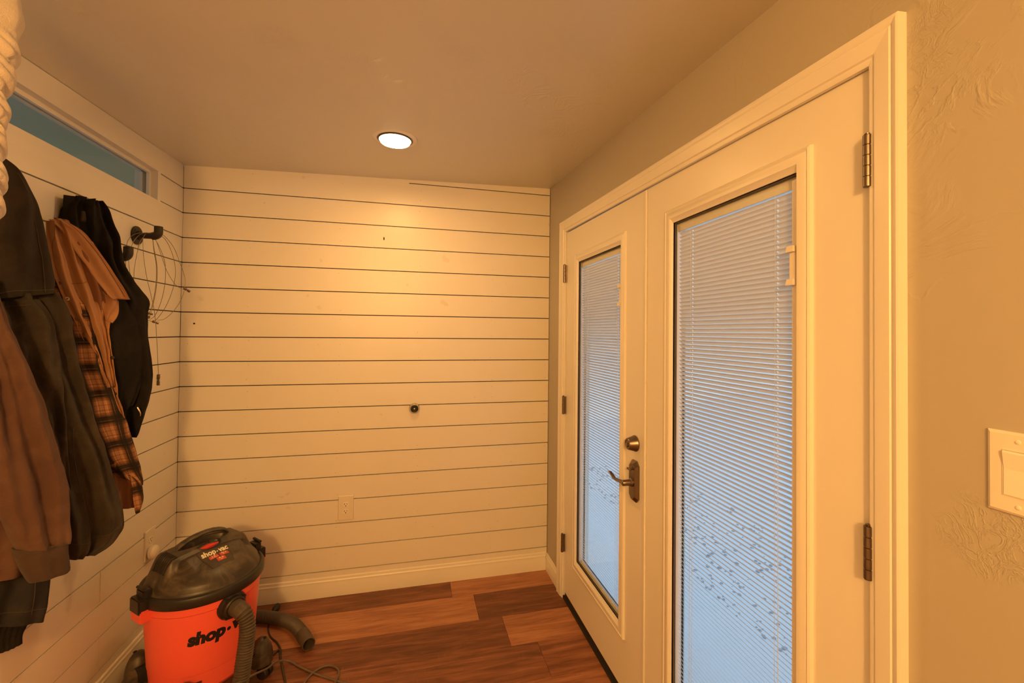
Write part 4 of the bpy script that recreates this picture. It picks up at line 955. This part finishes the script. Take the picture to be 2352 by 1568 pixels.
hnd = MB().add(vs, fs).build('carry_handle', 'lid', V, smooth=50)
mb = MB()
for k in range(16):
    p = P[int(6+k*(n-12)/16)]; mb.tube([p-fd*0.008+Vector((0, 0, 0.0074)), p+fd*0.008+Vector((0, 0, 0.0074))], 0.0013, 6)
mb.build('grip_ribs', 'black_plastic', hnd, smooth=50)
# switch
mb = MB(); vs = []; ring = []
for kk, (s1, dz) in enumerate(((1.0, 0.0015), (1.0, -0.001), (0.0, -0.001))): pass
N = 40
def ell(a, b, dz, u0=0, v0=0.030): return [tuple(vp(u0+a*math.cos(2*PI*k/N), v0+b*math.sin(2*PI*k/N), ZR+0.030+dz+0.126)) for k in range(N)]
def conf(u, v, off): return vp(u, v, ZR+0.030+lid_h(u, v)+off)
vs = []
for s1, off in ((1.12, 0.0005), (1.05, 0.003), (0.97, 0.003), (0.92, 0.0005)):
    for k in range(N):
        vs.append(tuple(conf(0.042*s1*math.cos(2*PI*k/N), 0.030+0.020*s1*math.sin(2*PI*k/N), off)))
MB().add(vs, [(i*N+k, i*N+(k+1) % N, (i+1)*N+(k+1) % N, (i+1)*N+k) for i in range(3) for k in range(N)]).build('switch_bezel', 'black_plastic', lid, smooth=50)
zs = ZR+0.030+0.112
pts = [(-0.038, -0.003), (-0.012, -0.012), (0.004, -0.0135), (0.010, -0.009), (0.038, -0.004), (0.038, 0.002), (0.012, 0.009), (-0.012, 0.012), (-0.024, 0.006), (-0.038, 0.002)]
n = len(pts); vs = [tuple(vp(a, 0.030+b, zs-0.010)) for a, b in pts]+[tuple(vp(a, 0.030+b, zs+0.002-abs(a)*0.06)) for a, b in pts]+[tuple(vp(a*0.9, 0.030+b*0.75, zs+0.005-abs(a)*0.06)) for a, b in pts]
MB().add(vs, [tuple(range(2*n, 3*n))]+[(i*n+k, i*n+(k+1) % n, (i+1)*n+(k+1) % n, (i+1)*n+k) for i in range(2) for k in range(n)]).build('power_switch', 'red', lid, label='red rocker switch')
# vent slots at the left end
for k in range(7):
    v = -0.050+k*0.0135
    pts = [conf(-0.118-0.0*k, v, 0.001), conf(-0.135, v, 0.0012), conf(-0.152, v, 0.0014), conf(-0.165, v, 0.0014)]
    MB().tube(pts, 0.0030, 6).build('vent_slot', 'slot', lid, smooth=50)
# ridge seams on the lid
for vv in (0.047,):
    MB().tube([conf(u/100*1.0, vv, 0.0004) for u in range(-13, 14)], 0.0012, 5).build('lid_seam', 'black_plastic', lid, smooth=60)
# label film, stickers and print, laid on the lid surface
def patch(pts_fn, name, mat, parent, off, n1=14, n2=10):
    vs = [tuple(conf(*pts_fn(i/(n1-1), j/(n2-1)), off)) for j in range(n2) for i in range(n1)]
    return MB().add(vs, [(j*n1+i, j*n1+i+1, (j+1)*n1+i+1, (j+1)*n1+i) for j in range(n2-1) for i in range(n1-1)]).build(name, mat, parent, smooth=60)
label = patch(lambda a, b: ((-0.062+0.118*a)*(1-0.30*b), 0.060+0.084*b), 'label_film', 'sticker_dark', lid, 0.0010)
bord = []
for k in range(61):
    t = k/60*4; s = int(t) % 4; f = t-int(t)
    a, b = [(f, 0), (1, f), (1-f, 1), (0, 1-f)][s]
    bord.append(conf((-0.062+0.118*a)*(1-0.30*b), 0.060+0.084*b, 0.0012))
MB().tube(bord, 0.0008, 5, cap=False).build('label_border', 'lid', label, smooth=60)
def text_mesh(body, bold=0.012, shear=0.0, space=1.0):
    cu = bpy.data.curves.new('t', 'FONT'); cu.body = body; cu.size = 1; cu.align_x = 'LEFT'; cu.offset = bold; cu.shear = shear; cu.space_character = space; cu.resolution_u = 3
    to = bpy.data.objects.new('t', cu); COL.objects.link(to); bpy.context.view_layer.update()
    me = bpy.data.meshes.new_from_object(to.evaluated_get(bpy.context.evaluated_depsgraph_get()))
    bm = bmesh.new(); bm.from_mesh(me); bmesh.ops.triangulate(bm, faces=bm.faces)
    for _ in range(2):
        long = [e for e in bm.edges if e.calc_length() > 0.16]
        if long: bmesh.ops.subdivide_edges(bm, edges=long, cuts=1); bmesh.ops.triangulate(bm, faces=bm.faces)
    bm.verts.index_update()
    vs = [v.co.copy() for v in bm.verts]; fs = [[v.index for v in f.verts] for f in bm.faces]; bm.free()
    bpy.data.objects.remove(to); bpy.data.meshes.remove(me)
    x0 = min(v.x for v in vs); x1 = max(v.x for v in vs); y0 = min(v.y for v in vs); y1 = max(v.y for v in vs)
    return [((v.x-x0)/(x1-x0), (v.y-y0)/(y1-y0)) for v in vs], fs
def lid_text(body, u0, u1, v0, v1, name, mat, parent, off, bold=0.02):
    """v0: top of the letters, v1: bottom"""
    vs, fs = text_mesh(body, bold)
    return MB().add([tuple(conf(u0+(u1-u0)*a, v1+(v0-v1)*b, off)) for a, b in vs], fs).build(name, mat, parent, recalc=False)
lid_text('shop', -0.052, 0.002, 0.062, 0.090, 'printed_name', 'print_white', label, 0.0022, 0.035)
lid_text('vac', 0.0125, 0.048, 0.0695, 0.084, 'printed_name', 'print_white', label, 0.0022, 0.035)
MB().add([tuple(conf(0.0072+0.0026*math.cos(t*PI/8), 0.0768+0.0026*math.sin(t*PI/8), 0.0022)) for t in range(16)], [tuple(range(16))]).build('printed_dot', 'print_white', label)
for (u0, u1, v0, v1, tx, tx2) in ((-0.033, 0.001, 0.088, 0.106, '12', 'U.S. GAL'), (0.006, 0.040, 0.088, 0.106, '45.5', 'L'), (-0.014, 0.018, 0.109, 0.128, '4.5', 'HP')):
    st = patch(lambda a, b: (u0+(u1-u0)*a, v0+(v1-v0)*b), 'sticker', 'sticker_red', label, 0.0017, 6, 6)
    lid_text(tx, u0+(0.0105 if tx == '12' else 0.0065), u1-(0.0105 if tx == '12' else 0.0065), v0+0.002, v0+(v1-v0)*0.58, 'printed_figure', 'print_white', st, 0.0024, 0.02)
    lid_text(tx2, u0+(0.004 if len(tx2) > 2 else 0.012), u1-(0.004 if len(tx2) > 2 else 0.013), v0+(v1-v0)*0.68, v1-0.0015, 'printed_unit', 'print_white', st, 0.0024, 0.01)
# name on the tank, wrapped round it
def tank_pt(arc, z, off):
    r = 0.187+(z-0.17)*(0.2010-0.187)/(0.375-0.17)+off; a = FA+arc/0.195
    return (AX+r*math.cos(a), AY+r*math.sin(a), z)
def tank_text(body, a0, a1, z0, z1):
    vs, fs = text_mesh(body, 0.06, 0.12)
    MB().add([tank_pt(a0+(a1-a0)*a, z0+(z1-z0)*b, 0.0008) for a, b in vs], fs).build('printed_name', 'print_black', tank, recalc=False)
tank_text('shop', -0.142, -0.017, 0.270, 0.338); tank_text('vac', 0.006, 0.098, 0.287, 0.324)
MB().add([tank_pt(-0.0055+0.0075*math.cos(t*PI/8), 0.303+0.0075*math.sin(t*PI/8), 0.0008) for t in range(16)], [tuple(range(16))]).build('printed_dot', 'print_black', tank)
# latches and their brackets at the ends of the handle axis
for s in (-1, 1):
    d = ud*s; sd = Vector((-d.y, d.x, 0)); C0 = Vector((AX, AY, 0))
    def blk(w, r0, r1, z0, z1, name, mat, taper=1.0, bev=0.004):
        vs = []
        for (rr_, zz, ww) in ((r0, z0, w*taper), (r1, z0, w*taper), (r1, z1, w), (r0, z1, w)):
            for q in (-1, 1): vs.append(tuple(C0+d*rr_+sd*ww*q+Vector((0, 0, zz))))
        bm = bmesh.new(); vv = [bm.verts.new(p) for p in vs]
        for f in ((0, 2, 4, 6), (1, 7, 5, 3), (0, 1, 3, 2), (2, 3, 5, 4), (4, 5, 7, 6), (6, 7, 1, 0)): bm.faces.new([vv[i] for i in f])
        bmesh.ops.bevel(bm, geom=bm.edges[:], offset=bev, segments=2, affect='EDGES')
        return MB().bm(bm).build(name, mat, V, smooth=40)
    blk(0.044, 0.19, 0.238, 0.395, ZR-0.006, 'latch_bracket', 'orange', 0.8)
    la = blk(0.036, 0.205, 0.243, ZR-0.018, ZR+0.036, 'latch', 'black_plastic', 1.0)
    blk(0.028, 0.196, 0.226, ZR+0.030, ZR+0.062, 'latch_arm', 'black_plastic', 1.0)
    MB().tube([C0+d*0.222+sd*-0.026+Vector((0, 0, ZR+0.066)), C0+d*0.222+sd*0.026+Vector((0, 0, ZR+0.070))], 0.006, 8).build('latch_lip', 'black_plastic', la, smooth=50)
# hose port
pc = vp(0, 0.198, 0.395)
port = MB().lathe([(0.0, -0.01), (0.052, -0.01), (0.054, 0.006), (0.051, 0.012), (0.042, 0.016), (0.041, 0.030), (0.036, 0.034), (0.0, 0.034)], pc, fd+Vector((0, 0, -0.05)), 36).build('hose_port', 'black_plastic', V, smooth=35)
for a in (0.6, 2.2, 3.9, 5.4):
    e2 = ud*math.cos(a)+Vector((0, 0, 1))*math.sin(a)
    MB().tube([pc+fd*0.012+e2*0.044, pc+fd*0.030+e2*0.044], 0.006, 8).build('port_lug', 'black_plastic', port, smooth=50)
# hose: out of the port, down to the floor, round behind the tank and out to the right
path = [vp(0, 0.222, 0.394), vp(0.002, 0.250, 0.391), vp(0.008, 0.279, 0.374), vp(0.009, 0.297, 0.335), vp(0.002, 0.304, 0.28), vp(-0.010, 0.308, 0.21), vp(-0.026, 0.314, 0.13), vp(-0.055, 0.322, 0.065), vp(-0.10, 0.325, 0.036),
        vp(-0.18, 0.28, 0.035), vp(-0.26, 0.20, 0.035), vp(-0.315, 0.09, 0.035), vp(-0.295, -0.03, 0.035), Vector((0.062, -0.43, 0.035)), Vector((0.075, -0.30, 0.035)), Vector((0.15, -0.185, 0.035)), Vector((0.28, -0.145, 0.035)), Vector((0.42, -0.165, 0.035)), Vector((0.54, -0.205, 0.035)), Vector((0.63, -0.265, 0.035)), Vector((0.690, -0.345, 0.035)), Vector((0.722, -0.400, 0.035))]
sm = catmull(path, 24)
# resample by arc length
acc = [0]
for a, b in zip(sm[:-1], sm[1:]): acc.append(acc[-1]+(b-a).length)
def at(s):
    import bisect
    i = min(max(bisect.bisect_right(acc, s)-1, 0), len(sm)-2); t = (s-acc[i])/max(1e-9, acc[i+1]-acc[i]); return sm[i].lerp(sm[i+1], t)
step = 0.0098/6; n = int(acc[-1]/step); pts = []; rad = []
for i in range(n+1):
    s = i*step; pts.append(at(min(s, acc[-1]))); ph = (i % 6)
    if s < 0.055: rad.append(0.0310 if s < 0.03 else 0.0300)
    else: rad.append([0.0242, 0.0256, 0.0288, 0.0298, 0.0288, 0.0256][ph])
hose = MB().tube(pts, rad, 20, cap=False).build('hose', 'hose', V, smooth=60, label='ribbed grey vacuum hose')
e0 = sm[-1]; ed = (sm[-1]-sm[-4]).normalized()
MB().lathe([(0.027, -0.045), (0.0310, -0.043), (0.0310, -0.006), (0.0300, -0.004), (0.0290, 0.048), (0.0282, 0.050), (0.0258, 0.050), (0.0242, 0.0), (0.0242, -0.03)], e0, ed, 32).build('hose_cuff', 'hose', hose, smooth=35)
MB().lathe([(0.0, -0.02), (0.0245, -0.02)], e0, ed, 24).build('hose_bore', 'slot', hose)
# casters
for az, dist in ((-4, 0.235), (86, 0.235), (178, 0.245), (276, 0.240)):
    a = az*RAD; d = Vector((math.cos(a), math.sin(a), 0)); C = Vector((AX, AY, 0))+d*dist; sd = Vector((-d.y, d.x, 0))
    bm = bmesh.new(); bmesh.ops.create_uvsphere(bm, u_segments=28, v_segments=18, radius=1)
    for v in bm.verts:
        if v.co.z < -0.15: v.co.z = -0.15
    rot = Matrix((( d.x, sd.x, 0, 0), (d.y, sd.y, 0, 0), (0, 0, 1, 0), (0, 0, 0, 1)))
    foot = MB().bm(bm, Matrix.Translation(C-d*0.008+Vector((0, 0, 0.082))) @ rot @ Matrix.Diagonal((0.046, 0.048, 0.092, 1))).build('caster_housing', 'lid', V, smooth=40)
    mb = MB().box(0, 0.001, 0, 0.001, 0, 0.001) if False else MB()
    q0 = C-d*0.10+Vector((0, 0, 0.085)); vs = []
    for dd, ww, zz0, zz1 in ((0.0, 0.05, 0.072, 0.14), (0.09, 0.040, 0.072, 0.13)):
        for sx in (-1, 1):
            for zz in (zz0, zz1): vs.append(tuple(C-d*0.10+d*dd+sd*ww*sx+Vector((0, 0, zz))))
    mb.add(vs, [(0, 1, 3, 2), (4, 6, 7, 5), (0, 4, 5, 1), (2, 3, 7, 6), (0, 2, 6, 4), (1, 5, 7, 3)]).build('caster_arm', 'black_plastic', foot)
    MB().lathe([(0.0, 0.036), (0.006, 0.0355), (0.007, 0.033)], C+Vector((0, 0, 0.138)), (d.x*0.2, d.y*0.2, 1), 12).build('screw_hole', 'slot', foot, smooth=50)
    wd_ = (d*0.4+sd).normalized()
    for q in (-1, 1):
        MB().lathe([(0.0, -0.009), (0.022, -0.009), (0.026, -0.006), (0.027, 0.0), (0.026, 0.006), (0.022, 0.009), (0.0, 0.009)], C+wd_*0.014*q+d*0.008+Vector((0, 0, 0.0272)), wd_, 28).build('caster_wheel', 'black_plastic', foot, smooth=35)
    MB().tube([C+d*0.004+Vector((0, 0, 0.027)), C+d*0.0+Vector((0, 0, 0.075))], 0.008, 10).build('caster_stem', 'nickel', foot, smooth=50)
# power cord with plug
P = catmull([(0.56, -0.470, 0.012), (0.588, -0.440, 0.006), (0.610, -0.405, 0.005), (0.628, -0.455, 0.005), (0.66, -0.54, 0.005), (0.691, -0.624, 0.005), (0.72, -0.75, 0.005), (0.68, -0.90, 0.005), (0.5, -1.0, 0.005)], 10)
MB().tube(P, 0.0045, 8).build('power_cord', 'dark_cable', V, smooth=60)
P = catmull([(0.628, -0.446, 0.010), (0.612, -0.395, 0.005), (0.582, -0.345, 0.005), (0.545, -0.30, 0.004), (0.515, -0.235, 0.0035), (0.503, -0.16, 0.004), (0.504, -0.118, 0.012)], 8)
cord = MB().tube(P, [0.0036]*len(P), 8).build('power_cord', 'dark_cable', V, smooth=60)
mb = MB().lathe([(0.0, 0), (0.005, 0.0), (0.007, 0.012), (0.014, 0.018), (0.0165, 0.026), (0.0165, 0.050), (0.014, 0.056), (0, 0.056)], (0.504, -0.118, 0.0168), (0.16, 1, 0.0), 16).build('plug', 'rubber', cord, smooth=40)
for k in (-1, 1):
    MB().box(0.512+k*0.006-0.001, 0.512+k*0.006+0.001, -0.066, -0.044, 0.014, 0.021).build('plug_prong', 'nickel', mb)

# grey cable across the floor in front of the vacuum
P = catmull([(0.30, -1.05, 0.006), (0.42, -0.97, 0.09), (0.530, -0.850, 0.165), (0.590, -0.760, 0.150), (0.625, -0.640, 0.090), (0.632, -0.535, 0.040), (0.672, -0.495, 0.008), (0.73, -0.540, 0.005), (0.796, -0.592, 0.005), (0.87, -0.640, 0.005), (0.952, -0.689, 0.005), (1.06, -0.74, 0.005), (1.12, -0.80, 0.005), (1.06, -0.86, 0.005), (0.93, -0.82, 0.005), (0.892, -0.72, 0.0055), (0.905, -0.635, 0.011), (0.888, -0.583, 0.006), (0.844, -0.56, 0.005), (0.803, -0.581, 0.006), (0.782, -0.615, 0.008), (0.762, -0.665, 0.005), (0.72, -0.80, 0.005), (0.62, -1.05, 0.005)], 10)
c = empty('grey_cable', (0.8, -0.6, 0), 'thin grey cable looping over the floor beside the vacuum', 'cable')
MB().tube(P, 0.0043, 8).build('cable_run', 'cable', c, smooth=60)
